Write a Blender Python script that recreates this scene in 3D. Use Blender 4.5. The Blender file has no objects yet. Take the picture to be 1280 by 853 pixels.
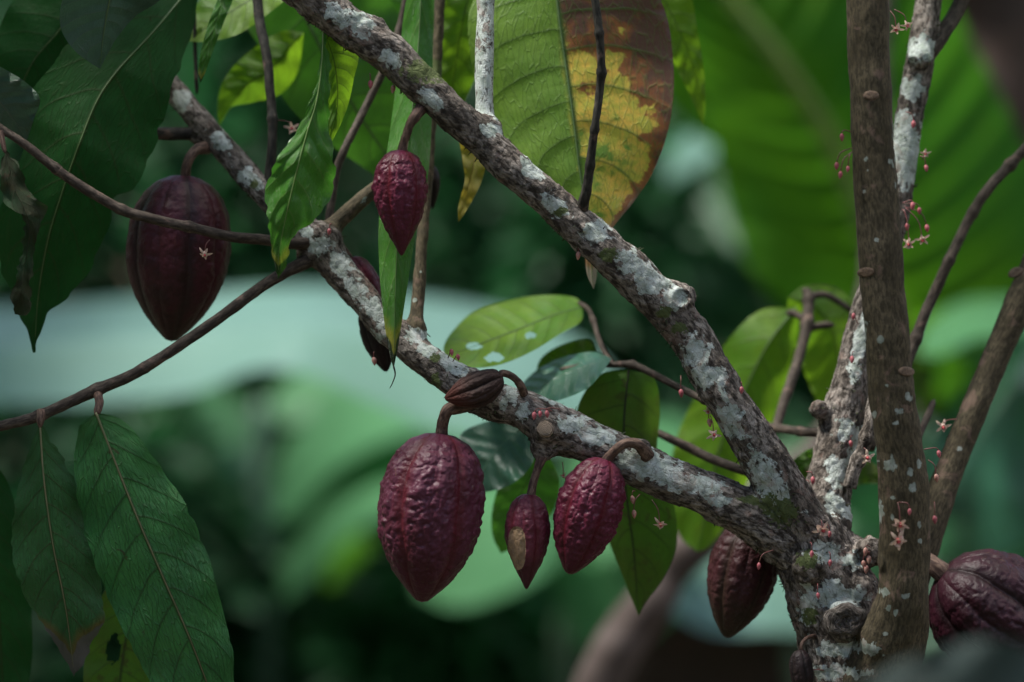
import bpy, math, random
import numpy as np
from mathutils import Vector, Matrix
random.seed(7); rng = np.random.default_rng(7)
S = bpy.context.scene
COL = S.collection
H = 1.30          # camera height
F = 3555.6        # focal length in photo pixels
D0 = 2.90         # focus distance
def P(x, y, d=D0):
    return np.array([(x-640.0)*d/F, d, H-(y-426.5)*d/F])

# ------------------------------------------------------------------ noise
def _h(i, j, k):
    n = (i*73856093) ^ (j*19349663) ^ (k*83492791)
    n = (n ^ (n >> 13)) * 1274126177 & 0x7fffffff
    n = (n ^ (n >> 16)) * 668265263 & 0x7fffffff
    return (n ^ (n >> 15)) % 65536 / 65535.0
def vn(p):
    p = np.asarray(p, float); f = np.floor(p); i = f.astype(np.int64)+1000; w = p-f; w = w*w*w*(w*(w*6-15)+10)
    o = 0
    for a in (0, 1):
        for b in (0, 1):
            for c in (0, 1):
                o = o + _h(i[:, 0]+a, i[:, 1]+b, i[:, 2]+c)*(w[:, 0] if a else 1-w[:, 0])*(w[:, 1] if b else 1-w[:, 1])*(w[:, 2] if c else 1-w[:, 2])
    return o*2-1
def fbm(p, n=4, g=.5):
    o = 0; a = 1.; t = 0
    p = np.asarray(p, float)
    for k in range(n):
        o = o+a*vn(p*(2**k)+k*17.3); t += a; a *= g
    return o/t
def sst(a, b, x):
    t = np.clip((x-a)/(b-a), 0, 1); return t*t*(3-2*t)

# ------------------------------------------------------------------ objects
def link(name, v, f, mat, parent=None, attrs=None, uv=None, smooth=True, edges=()):
    me = bpy.data.meshes.new(name)
    me.from_pydata([tuple(map(float, a)) for a in v], list(edges), [tuple(int(i) for i in q) for q in f])
    if smooth: me.polygons.foreach_set('use_smooth', [True]*len(me.polygons))
    if uv is not None:
        l = me.uv_layers.new(name='UVMap'); vi = np.zeros(len(me.loops), int); me.loops.foreach_get('vertex_index', vi)
        l.data.foreach_set('uv', np.asarray(uv, float)[vi].ravel())
    for k, a in (attrs or {}).items():
        a = np.asarray(a, float)
        if a.ndim == 1: me.attributes.new(k, 'FLOAT', 'POINT').data.foreach_set('value', a)
        else: me.attributes.new(k, 'FLOAT_VECTOR', 'POINT').data.foreach_set('vector', a.ravel())
    if mat: me.materials.append(mat)
    me.update()
    o = bpy.data.objects.new(name, me); COL.objects.link(o)
    if parent: put(o, parent)
    return o
def put(o, parent):
    o.parent = parent
    if parent.type == 'EMPTY': o.location = -parent.location
def tag(o, label=None, cat=None, group=None, kind=None):
    if label: o['label'] = label
    if cat: o['category'] = cat
    if group: o['group'] = group
    if kind: o['kind'] = kind
    return o
def thing(name, loc, label, cat, group=None):
    o = bpy.data.objects.new(name, None); COL.objects.link(o); o.location = tuple(map(float, loc)); o.empty_display_size = .05
    return tag(o, label, cat, group)

# ------------------------------------------------------------------ splines and tubes
def cr(pts, n):
    """Catmull-Rom through rows of pts, n samples spaced evenly along it"""
    p = np.asarray(pts, float)
    if len(p) == 2: return p[0]+(p[1]-p[0])*np.linspace(0, 1, n)[:, None]
    e = np.vstack([2*p[0]-p[1], p, 2*p[-1]-p[-2]]); o = []
    for i in range(len(p)-1):
        a, b, c, d = e[i:i+4]; t = np.linspace(0, 1, 24, endpoint=False)[:, None]
        o.append(.5*((2*b)+(-a+c)*t+(2*a-5*b+4*c-d)*t*t+(-a+3*b-3*c+d)*t**3))
    o = np.vstack(o+[p[-1:]])
    k = min(3, o.shape[1]) if o.shape[1] >= 3 else o.shape[1]
    s = np.r_[0, np.cumsum(np.linalg.norm(np.diff(o[:, :k], axis=0), axis=1))]
    q = np.linspace(0, s[-1], n)
    return np.stack([np.interp(q, s, o[:, j]) for j in range(o.shape[1])], 1)
def frames(c):
    t = np.gradient(c, axis=0); t /= np.linalg.norm(t, axis=1)[:, None]+1e-12
    u = np.cross(t[0], [0, 1, 0.01]); u /= np.linalg.norm(u); U = [u]
    for i in range(1, len(c)):
        u = U[-1]-t[i]*np.dot(U[-1], t[i]); U.append(u/np.linalg.norm(u))
    U = np.array(U); return t, U, np.cross(t, U)
def skel(pts, step=.004):
    """pts (x, y, r_px, depth) -> centre line samples and radii in metres"""
    q = np.array([[*P(a[0], a[1], a[3]), a[2]*a[3]/F] for a in pts])
    L = np.linalg.norm(np.diff(q[:, :3], axis=0), axis=1).sum()
    return cr(q, max(4, int(L/step)))
def ring_mesh(c, r, seg, cap=True):
    t, U, V = frames(c); th = np.linspace(0, 2*math.pi, seg, endpoint=False)
    rr = r[:, None] if r.ndim == 1 else r
    v = c[:, None, :]+rr[..., None]*(np.cos(th)[None, :, None]*U[:, None, :]+np.sin(th)[None, :, None]*V[:, None, :])
    n = len(c); v = v.reshape(-1, 3); i = np.arange(n-1)[:, None]*seg; j = np.arange(seg)[None, :]; k = (j+1) % seg
    f = np.stack([i+j, i+k, i+seg+k, i+seg+j], -1).reshape(-1, 4).tolist()
    if cap: f += [list(range(seg))[::-1], list(range((n-1)*seg, n*seg))]
    s = np.r_[0, np.cumsum(np.linalg.norm(np.diff(c, axis=0), axis=1))]
    R = r if r.ndim == 1 else r.mean(1)
    bc = np.stack([np.cos(th)[None, :]*R[:, None], np.sin(th)[None, :]*R[:, None], np.repeat(s[:, None], seg, 1)], -1).reshape(-1, 3)
    return v, f, bc
def twig(name, pts, mat, parent, label=None, seg=14, nodes=(), rough=.06, lich=0., step=.003):
    q = skel(pts, step); c, r = q[:, :3], q[:, 3].copy()
    s = np.r_[0, np.cumsum(np.linalg.norm(np.diff(c, axis=0), axis=1))]/1
    for (x, y, amt) in nodes:
        px = 640+c[:, 0]*F/c[:, 1]; py = 426.5-(c[:, 2]-H)*F/c[:, 1]; i = np.argmin((px-x)**2+(py-y)**2)
        r *= 1+amt*np.exp(-((s-s[i])/(r[i]*.9))**2)
    e = np.minimum(s, 1e9); r[-1] *= .35; r[-2] *= .8
    sd = random.random()*50
    c = c+np.stack([vn(np.c_[s*22, s*0+sd+k*9, s*0]) for k in range(3)], 1)*r[:, None]*.22*sst(0, .02, s)[:, None]
    th = np.linspace(0, 2*math.pi, seg, endpoint=False)
    g = np.stack(np.broadcast_arrays(np.cos(th)[None, :]*1.3, np.sin(th)[None, :]*1.3+sd, (s/np.maximum(r, 1e-4)*.5)[:, None]), -1).reshape(-1, 3)
    rr = r[:, None]*(1+rough*2*fbm(g, 3).reshape(len(s), seg))
    v, f, bc = ring_mesh(c, rr, seg)
    o = link(name, v, f, mat, parent, {'bc': bc+sd, 'lich': np.full(len(v), lich), 'moss': np.zeros(len(v))})
    if label: o['label'] = label
    return o

# ------------------------------------------------------------------ node helper
class N:
    def __init__(s, name):
        s.m = bpy.data.materials.new(name); s.m.use_nodes = True; s.t = s.m.node_tree; s.t.nodes.clear()
        s.out = s.t.nodes.new('ShaderNodeOutputMaterial')
    def n(s, ty, **k):
        o = s.t.nodes.new('ShaderNode'+ty)
        for a, b in k.items(): setattr(o, a, b)
        return o
    def i(s, sock, val):
        if val is None: return
        if isinstance(val, bpy.types.NodeSocket): s.t.links.new(val, sock)
        elif isinstance(val, (tuple, list)) and sock.type == 'RGBA' and len(val) == 3: sock.default_value = (*val, 1)
        else: sock.default_value = val
    def attr(s, a, vec=False):
        o = s.n('Attribute', attribute_name=a); return o.outputs['Vector' if vec else 'Fac']
    def math(s, op, a, b=None, c=None, clamp=False):
        o = s.n('Math', operation=op, use_clamp=clamp)
        for q, v in zip(o.inputs, (a, b, c)): s.i(q, v)
        return o.outputs[0]
    def vmath(s, op, a, b=None):
        o = s.n('VectorMath', operation=op); s.i(o.inputs[0], a); s.i(o.inputs[1], b); return o.outputs[0]
    def noise(s, vec, scale, detail=4, rough=.55, dist=0.):
        o = s.n('TexNoise'); s.i(o.inputs['Vector'], vec); o.inputs['Scale'].default_value = scale
        o.inputs['Detail'].default_value = detail; o.inputs['Roughness'].default_value = rough; o.inputs['Distortion'].default_value = dist
        return o.outputs['Fac']
    def vor(s, vec, scale, feature='F1', out='Distance', rnd=1.):
        o = s.n('TexVoronoi', feature=feature); s.i(o.inputs['Vector'], vec); o.inputs['Scale'].default_value = scale
        o.inputs['Randomness'].default_value = rnd; return o.outputs[out]
    def mr(s, v, a, b, c=0., d=1., smooth=True):
        o = s.n('MapRange', interpolation_type='SMOOTHSTEP' if smooth else 'LINEAR')
        s.i(o.inputs['Value'], v)
        for k, q in (('From Min', a), ('From Max', b), ('To Min', c), ('To Max', d)): s.i(o.inputs[k], q)
        return o.outputs[0]
    def mix(s, f, a, b, mode='MIX'):
        o = s.n('Mix', data_type='RGBA', blend_type=mode); s.i(o.inputs[0], f); s.i(o.inputs[6], a); s.i(o.inputs[7], b); return o.outputs[2]
    def bump(s, h, dist, strength=1., nrm=None):
        o = s.n('Bump'); s.i(o.inputs['Height'], h); o.inputs['Distance'].default_value = dist; o.inputs['Strength'].default_value = strength
        if nrm: s.i(o.inputs['Normal'], nrm)
        return o.outputs[0]
    def bsdf(s, col, rough=.6, nrm=None, spec=.5, **k):
        o = s.n('BsdfPrincipled'); s.i(o.inputs['Base Color'], col); s.i(o.inputs['Roughness'], rough)
        s.i(o.inputs['Specular IOR Level'], spec)
        if nrm: s.i(o.inputs['Normal'], nrm)
        for a, b in k.items(): s.i(o.inputs[a.replace('_', ' ')], b)
        return o.outputs[0]
    def done(s, sh): s.t.links.new(sh, s.out.inputs['Surface']); return s.m

# ------------------------------------------------------------------ materials
def bark(name, dark, mid, light, lich_bias=0., fine=1., pale=(.47, .505, .48), vertical=False, rough=.85, bumpd=.0016):
    m = N(name); bc = m.attr('bc', True)
    st = m.vmath('MULTIPLY', bc, (1., 1., .3) if vertical else (1., 1., .5))
    jt = m.n('TexNoise'); m.i(jt.inputs['Vector'], bc); jt.inputs['Scale'].default_value = 70; jt.inputs['Detail'].default_value = 4; jit = jt.outputs['Color']
    n1 = m.noise(bc, 28, 5, .62); n2 = m.noise(st, 190*fine, 5, .65, .3); n3 = m.noise(st, 620*fine, 3, .6)
    cr_ = m.vor(m.vmath('ADD', st, m.vmath('MULTIPLY', jit, (.015, .015, .015))), 120*fine, 'DISTANCE_TO_EDGE')
    crack = m.mr(m.math('ADD', cr_, m.math('MULTIPLY', m.math('SUBTRACT', n2, .5), .25)), 0., .10)
    c = m.mix(m.mr(n1, .36, .64), mid, light)
    c = m.mix(m.mr(n2, .38, .62), dark, c)
    c = m.mix(m.mr(n3, .35, .6, .55, 1.), dark, c)
    # lichen: crisp pale patches
    L = m.attr('lich'); ln = m.math('ADD', m.math('MULTIPLY', m.math('SUBTRACT', m.noise(bc, 55, 6, .7, .6), .5), 1.5), m.math('MULTIPLY', m.math('SUBTRACT', m.noise(st, 260, 4, .6), .5), .8))
    lm = m.mr(m.math('ADD', m.math('ADD', L, ln), lich_bias), .50, .58)
    lm = m.math('MULTIPLY', lm, m.mr(n2, .36, .50, m.mr(L, .55, 1.05, .1, .72), 1.))
    lcol = m.mix(m.mr(m.noise(bc, 95, 4, .6), .35, .65), pale, tuple(a*b for a, b in zip(pale, (.62, .66, .60))))
    lcol = m.mix(m.mr(m.vor(m.vmath('ADD', bc, m.vmath('MULTIPLY', jit, (.012, .012, .012))), 120, 'DISTANCE_TO_EDGE'), .0, .035, .65, 0.), lcol, (.13, .12, .10))
    c = m.mix(lm, c, lcol)
    # rusty/pinkish film
    c = m.mix(m.math('MULTIPLY', m.mr(m.noise(bc, 44, 4, .6, .8), .58, .68), .35), c, (.26, .16, .13))
    ms = m.mr(m.math('ADD', m.attr('moss'), m.math('MULTIPLY', m.math('SUBTRACT', m.noise(bc, 150, 5, .7), .5), 1.6)), .5, .62)
    c = m.mix(ms, c, m.mix(n3  , (.035, .05, .018), (.11, .13, .045)))
    h = m.math('ADD', m.math('MULTIPLY', n2, 1.), m.math('MULTIPLY', n3, .45))
    h = m.math('ADD', h, m.math('MULTIPLY', crack, .0 if vertical else .35))
    h = m.math('ADD', m.math('MULTIPLY', h, m.mr(lm, 0., 1., 1., .55)), m.math('MULTIPLY', lm, .35))
    return m.done(m.bsdf(c, rough, m.bump(h, bumpd), .25))
M_bark = bark('lichen_bark', (.030, .023, .018), (.150, .122, .100), (.34, .295, .26), -.04)
M_stem = bark('brown_bark', (.035, .028, .016), (.075, .058, .032), (.12, .095, .058), -.42, 2.2, (.30, .33, .30), True, .85, .0007)
M_twig = bark('twig_bark', (.028, .020, .015), (.065, .048, .036), (.11, .085, .066), -.75, 1.6, (.3, .32, .3), True, .75, .0003)
M_dark = bark('dark_twig_bark', (.012, .011, .009), (.03, .026, .02), (.055, .05, .04), -.8, 1.6, (.3, .3, .3), True, .7, .0005)
M_palebark = bark('pale_bark', (.10, .09, .085), (.30, .30, .30), (.42, .45, .46), .25, 1., (.46, .53, .58), True, .85, .0008)

def leafmat(name, top, vein, second=None, trans=.45, rough=.45, veins=9., spots=0., tip=None, bumpd=.0009, autumn=False, tcol=None, spec=.5, mott=.5, tintn=.5, nsc=14):
    m = N(name); uv = m.n('UVMap').outputs[0]; sp = m.n('SeparateXYZ'); m.i(sp.inputs[0], uv); u, v0 = sp.outputs[0], sp.outputs[1]
    v = m.math('SUBTRACT', m.math('MULTIPLY', v0, 2.), 1.); av = m.math('ABSOLUTE', v)
    pos = m.n('TexCoord').outputs['Object']
    nz = m.noise(pos, nsc, 4, .6); nf = m.noise(pos, 90, 4, .6)
    w = m.math('SUBTRACT', u, m.math('MULTIPLY', m.math('POWER', av, 1.35), .15))
    w = m.math('ADD', w, m.math('MULTIPLY', m.math('SIGN', v), .022)); w = m.math('ADD', w, m.math('MULTIPLY', m.math('SUBTRACT', m.noise(pos, 22, 2), .5), .022))
    ph = m.math('FRACT', m.math('MULTIPLY', w, veins)); dv = m.math('MINIMUM', ph, m.math('SUBTRACT', 1., ph))
    lat = m.mr(dv, .012, .055, 1., 0.); lat = m.math('MULTIPLY', lat, m.mr(av, .55, .98, 1., .25))
    mid = m.mr(av, .012, .045, 1., 0.)
    # tertiary ladder veins + reticulation
    cv = m.n('CombineXYZ'); m.i(cv.inputs[0], m.math('MULTIPLY', w, veins*1.2)); m.i(cv.inputs[1], m.math('MULTIPLY', v, 9.)); 
    ter = m.mr(m.vor(cv.outputs[0], 1.6, 'DISTANCE_TO_EDGE'), .0, .07, 1., 0.)
    ret = m.mr(m.vor(cv.outputs[0], 6., 'DISTANCE_TO_EDGE'), .0, .12, 1., 0.)
    second = second or tuple(a*.6 for a in top)
    c = m.mix(m.mr(nz, .5-.2*tintn, .5+.2*tintn), top, second)
    c = m.mix(m.mr(nf, .35, .7, 0., mott), c, tuple(a*.68 for a in top))
    if autumn:
        side = m.mr(m.math('ADD', v, m.math('MULTIPLY', m.math('SUBTRACT', nz, .5), .25)), -.06, .09); e = m.math('ADD', m.math('MULTIPLY', m.math('SUBTRACT', m.noise(pos, 24, 5, .62, .6), .5), 1.5), m.math('MULTIPLY', m.math('SUBTRACT', m.noise(pos, 75, 4, .6), .5), .5))
        base = m.math('ADD', m.math('MAXIMUM', m.math('SUBTRACT', 1.0, m.math('MULTIPLY', u, 1.9)), -.10), m.math('MULTIPLY', m.math('POWER', av, 2.6), .80))
        k = m.math('ADD', m.math('ADD', base, e), m.math('MULTIPLY', m.mr(dv, .02, .22, 1., 0.), .13))
        yel = m.mix(m.mr(nf, .35, .65), (.78, .50, .07), (.50, .46, .05))
        a = m.mix(m.mr(k, -.18, .06), c, yel)
        a = m.mix(m.mr(k, .34, .46), a, (.30, .095, .022)); a = m.mix(m.mr(k, .46, .80), a, (.11, .040, .024))
        a = m.mix(m.mr(k, .95, 1.3), a, (.14, .075, .075))
        c = m.mix(side, c, a)
        c = m.mix(m.mr(u, .80, .86), c, (.42, .20, .09)); c = m.mix(m.mr(u, .93, .95), c, (.45, .36, .27))
    c = m.mix(m.math('MULTIPLY', ret, .22), c, vein); c = m.mix(m.math('MULTIPLY', ter, .38), c, vein)
    c = m.mix(m.math('MULTIPLY', lat, .6), c, vein); c = m.mix(m.math('MULTIPLY', mid, .9), c, vein)
    if spots:
        s1 = m.mr(m.noise(pos, 55, 3, .7, .5), .72-.10*spots, .76-.10*spots); c = m.mix(m.math('MULTIPLY', s1, .85), c, (.05, .03, .012))
        s2 = m.mr(m.noise(pos, 17, 5, .7), .60, .72, 0., .5*spots); c = m.mix(s2, c, (.10, .06, .02))
    if tip:
        k = m.math('ADD', m.math('SUBTRACT', u, tip[0]), m.math('MULTIPLY', m.math('SUBTRACT', m.noise(pos, 40, 4), .5), .10))
        k = m.math('ADD', k, m.math('MULTIPLY', m.math('SUBTRACT', av, .5), tip[2])); f = m.mr(k, 0., .015)
        c = m.mix(m.mr(k, -.06, 0.), c, tip[3] if len(tip) > 3 else (.12, .09, .02)); c = m.mix(f, c, tip[1])
    pil = m.math('POWER', m.math('MULTIPLY', dv, 2.), .6)
    h = m.math('ADD', m.math('MULTIPLY', pil, 1.), m.math('MULTIPLY', m.math('SUBTRACT', 1., ter), .22)); h = m.math('ADD', h, m.math('MULTIPLY', nf, .45)); h = m.math('SUBTRACT', h, m.math('MULTIPLY', mid, .6))
    h = m.math('SUBTRACT', h, m.math('MULTIPLY', ret, .06))
    nb = m.bump(h, bumpd)
    ro = m.math('ADD', m.math('MULTIPLY', m.math('SUBTRACT', nf, .5), .3), rough)
    p = m.bsdf(c, ro, nb, spec)
    t = m.n('BsdfTranslucent'); tc = m.mix(.5, c, tcol or tuple(a*1.4 for a in top), 'MIX'); tc = m.mix(m.math('MAXIMUM', m.math('MULTIPLY', lat, .45), m.math('MULTIPLY', mid, .8)), tc, vein)
    if autumn: tc = c
    m.i(t.inputs['Color'], tc); m.i(t.inputs['Normal'], nb)
    mx = m.n('MixShader'); mx.inputs[0].default_value = trans; m.i(mx.inputs[1], p); m.i(mx.inputs[2], t.outputs[0])
    return m.done(mx.outputs[0])
G = dict(
 blue=leafmat('leaf_bluegreen', (.050, .215, .050), (.035, .07, .02), (.032, .150, .038), .2, .5, 9, .35, None, .0042, spec=.4),
 bluetip=leafmat('leaf_dry_tip', (.040, .150, .040), (.06, .07, .025), (.028, .115, .028), .2, .6, 9, .3, (.84, (.12, .10, .09), .14), .0036, spec=.3),
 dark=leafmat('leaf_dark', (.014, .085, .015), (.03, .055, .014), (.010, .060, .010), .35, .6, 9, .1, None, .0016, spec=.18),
 grey=leafmat('leaf_sheen', (.035, .085, .05), (.05, .08, .05), (.022, .06, .035), .15, .42, 8, .1, None, .0014, spec=.45),
 fresh=leafmat('leaf_fresh', (.060, .220, .020), (.13, .24, .05), (.042, .165, .016), .4, .3, 8, .05, (.93, (.006, .005, .004), .05, (.32, .30, .03)), .0016),
 mid=leafmat('leaf_mid', (.085, .26, .020), (.05, .10, .02), (.045, .12, .018), .6, .5, 8, .1, None, .0008),
 yell=leafmat('leaf_yellowgreen', (.16, .30, .012), (.06, .11, .01), (.09, .24, .012), .55, .5, 8, .25, None, .0008),
 olive=leafmat('leaf_olive', (.070, .17, .012), (.030, .05, .01), (.075, .10, .012), .5, .5, 8, 1.25, None, .0008),
 teal=leafmat('leaf_teal', (.030, .125, .075), (.06, .14, .08), (.02, .09, .05), .25, .35, 8, .0, None, .0010, spec=.7),
 gold=leafmat('leaf_gold', (.36, .27, .03), (.25, .14, .03), (.26, .26, .03), .55, .5, 9, .6, None, .0008),
 autumn=leafmat('leaf_autumn', (.19, .33, .030), (.08, .15, .02), (.14, .27, .025), .42, .5, 9.5, .2, None, .0012, True, mott=.25, tintn=.8),
 curl=leafmat('leaf_curled', (.022, .070, .025), (.06, .06, .03), (.035, .035, .014), .2, .6, 9, .9, None, .0020, spec=.25),
 banana=leafmat('banana_leaf', (.085, .235, .008), (.14, .20, .02), (.022, .17, .024), .5, .6, 60, 0, None, .0006, mott=.15, tcol=(.08, .27, .010), spec=.1, nsc=1.6, tintn=1.),
 bananateal=leafmat('banana_leaf_sky_sheen', (.155, .285, .23), (.16, .27, .22), (.095, .20, .15), .12, .36, 50, 0, None, .0006, mott=.2, spec=.6, nsc=2.2, tintn=1.),  # sky sheen painted into the leaf as pale teal
 bgreen=leafmat('broad_leaf_green', (.10, .29, .125), (.10, .22, .10), (.05, .17, .065), .4, .45, 16, 0, None, .0008, mott=.3, spec=.35, nsc=2.5, tintn=1.),
 bdark=leafmat('broad_leaf_dark', (.035, .16, .05), (.02, .06, .025), (.018, .10, .035), .4, .45, 14, 0, None, .0008),
 brown=leafmat('dead_brown_leaf', (.05, .022, .012), (.05, .03, .02), (.03, .015, .009), .1, .7, 12, 0, None, .0008),
 near=leafmat('leaf_near_dark', (.012, .035, .03), (.02, .04, .03), (.01, .03, .025), .1, .5, 9, 0, None, .0008),
)
def simple(name, a, b, scale=60, rough=.5, bumpd=.0004, spec=.5, trans=0.):
    m = N(name); pos = m.n('TexCoord').outputs['Object']; n = m.noise(pos, scale, 5, .6)
    c = m.mix(m.mr(n, .35, .65), a, b); p = m.bsdf(c, rough, m.bump(n, bumpd), spec)
    if trans:
        t = m.n('BsdfTranslucent'); m.i(t.inputs['Color'], c); mx = m.n('MixShader'); mx.inputs[0].default_value = trans
        m.i(mx.inputs[1], p); m.i(mx.inputs[2], t.outputs[0]); p = mx.outputs[0]
    return m.done(p)
M_vein = simple('midrib_tan', (.13, .12, .05), (.09, .10, .035), 80)
M_veing = simple('midrib_green', (.075, .13, .035), (.05, .10, .025), 80)
M_pedi = simple('pedicel', (.16, .035, .04), (.10, .045, .03), 200)
M_bud = simple('bud_pink', (.50, .16, .17), (.36, .06, .085), 500, .45, .0002, .4, .2)
M_budpale = simple('bud_pale', (.55, .34, .26), (.50, .18, .16), 500, .5, .0002, .4, .2)
M_petal = simple('petal_cream', (.56, .45, .34), (.55, .34, .30), 400, .5, .0002, .4, .3)
M_centre = simple('flower_centre', (.35, .02, .04), (.42, .06, .05), 500)
M_cut = simple('cut_wood', (.30, .22, .15), (.17, .12, .085), 300, .8, .0005)
M_stalk = bark('stalk_bark', (.05, .028, .022), (.13, .075, .055), (.20, .13, .095), -.9, 2., (.4, .4, .4), True, .7, .0005)
M_moss = simple('moss', (.045, .06, .015), (.02, .02, .012), 300, .9)
M_scar = simple('leaf_scar', (.17, .11, .07), (.09, .055, .035), 500, .8, .0006)

def podmat(name, ridge, furrow, low, rough=.38, wart=1., scratch=.3, spec=.5):
    m = N(name); pos = m.n('TexCoord').outputs['Object']; q = m.attr('bc', True); rd = m.attr('ridge'); tt = m.attr('tt')
    n1 = m.noise(q, 45, 4, .6); n2 = m.noise(q, 210, 5, .62); n3 = m.noise(q, 700, 3, .6)
    c = m.mix(m.mr(m.math('ADD', rd, m.math('MULTIPLY', m.math('SUBTRACT', n2, .5), .9)), .25, .8), furrow, ridge)
    c = m.mix(m.mr(m.math('ADD', tt, m.math('MULTIPLY', m.math('SUBTRACT', n1, .5), .7)), .45, 1.05, 0., .8), c, low)
    c = m.mix(m.mr(n3, .55, .75, 0., .35), c, tuple(min(1, a*2.2+.02) for a in ridge))
    st = m.vmath('MULTIPLY', q, (1., 1., .12)); sc = m.mr(m.noise(st, 420, 3, .6, 1.2), .66, .72, 0., scratch)
    c = m.mix(sc, c, (.20, .13, .07))
    sp = m.mr(m.noise(q, 330, 2, .5), .70, .74, 0., .6); c = m.mix(sp, c, (.03, .012, .012))
    h = m.math('ADD', m.math('MULTIPLY', n2, .95*wart), m.math('MULTIPLY', n3, .35))
    c = m.mix(m.mr(n1, .4, .65, 0., .45), c, tuple(a*.55 for a in furrow))
    ro = m.math('ADD', m.math('MULTIPLY', n2, .35), rough-.16)
    scar = m.attr('scar'); sm = m.mr(m.math('ADD', scar, m.math('MULTIPLY', m.math('SUBTRACT', n2, .5), .35)), .45, .5)
    c = m.mix(sm, c, m.mix(m.mr(n2, .35, .65), (.36, .24, .14), (.24, .16, .10)))
    ro = m.mr(sm, 0., 1., ro, .9)
    return m.done(m.bsdf(c, ro, m.bump(h, .0011), spec*.5))
PM = dict(
 main=podmat('pod_maroon', (.085, .020, .038), (.080, .010, .017), (.052, .010, .013), scratch=.55),
 rose=podmat('pod_wine', (.098, .014, .033), (.085, .007, .015), (.050, .007, .011), .36),
 scar=podmat('pod_scarred', (.12, .024, .040), (.10, .014, .022), (.018, .008, .007), .36),
 left=podmat('pod_dusky', (.050, .008, .014), (.022, .006, .008), (.030, .020, .013), .42, .5, .25),
 low=podmat('pod_dark_red', (.042, .010, .013), (.030, .012, .009), (.030, .024, .010), .5, .7, .4),
 right=podmat('pod_plum', (.030, .006, .012), (.014, .004, .006), (.05, .015, .025), .42, .8, .4),
 dead=podmat('pod_dried', (.045, .026, .022), (.022, .013, .011), (.13, .035, .025), .6, 1.4, .3, .3),
 black=podmat('pod_blackened', (.022, .013, .013), (.012, .008, .008), (.012, .008, .008), .5, 1., .1, .4),
)

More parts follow.
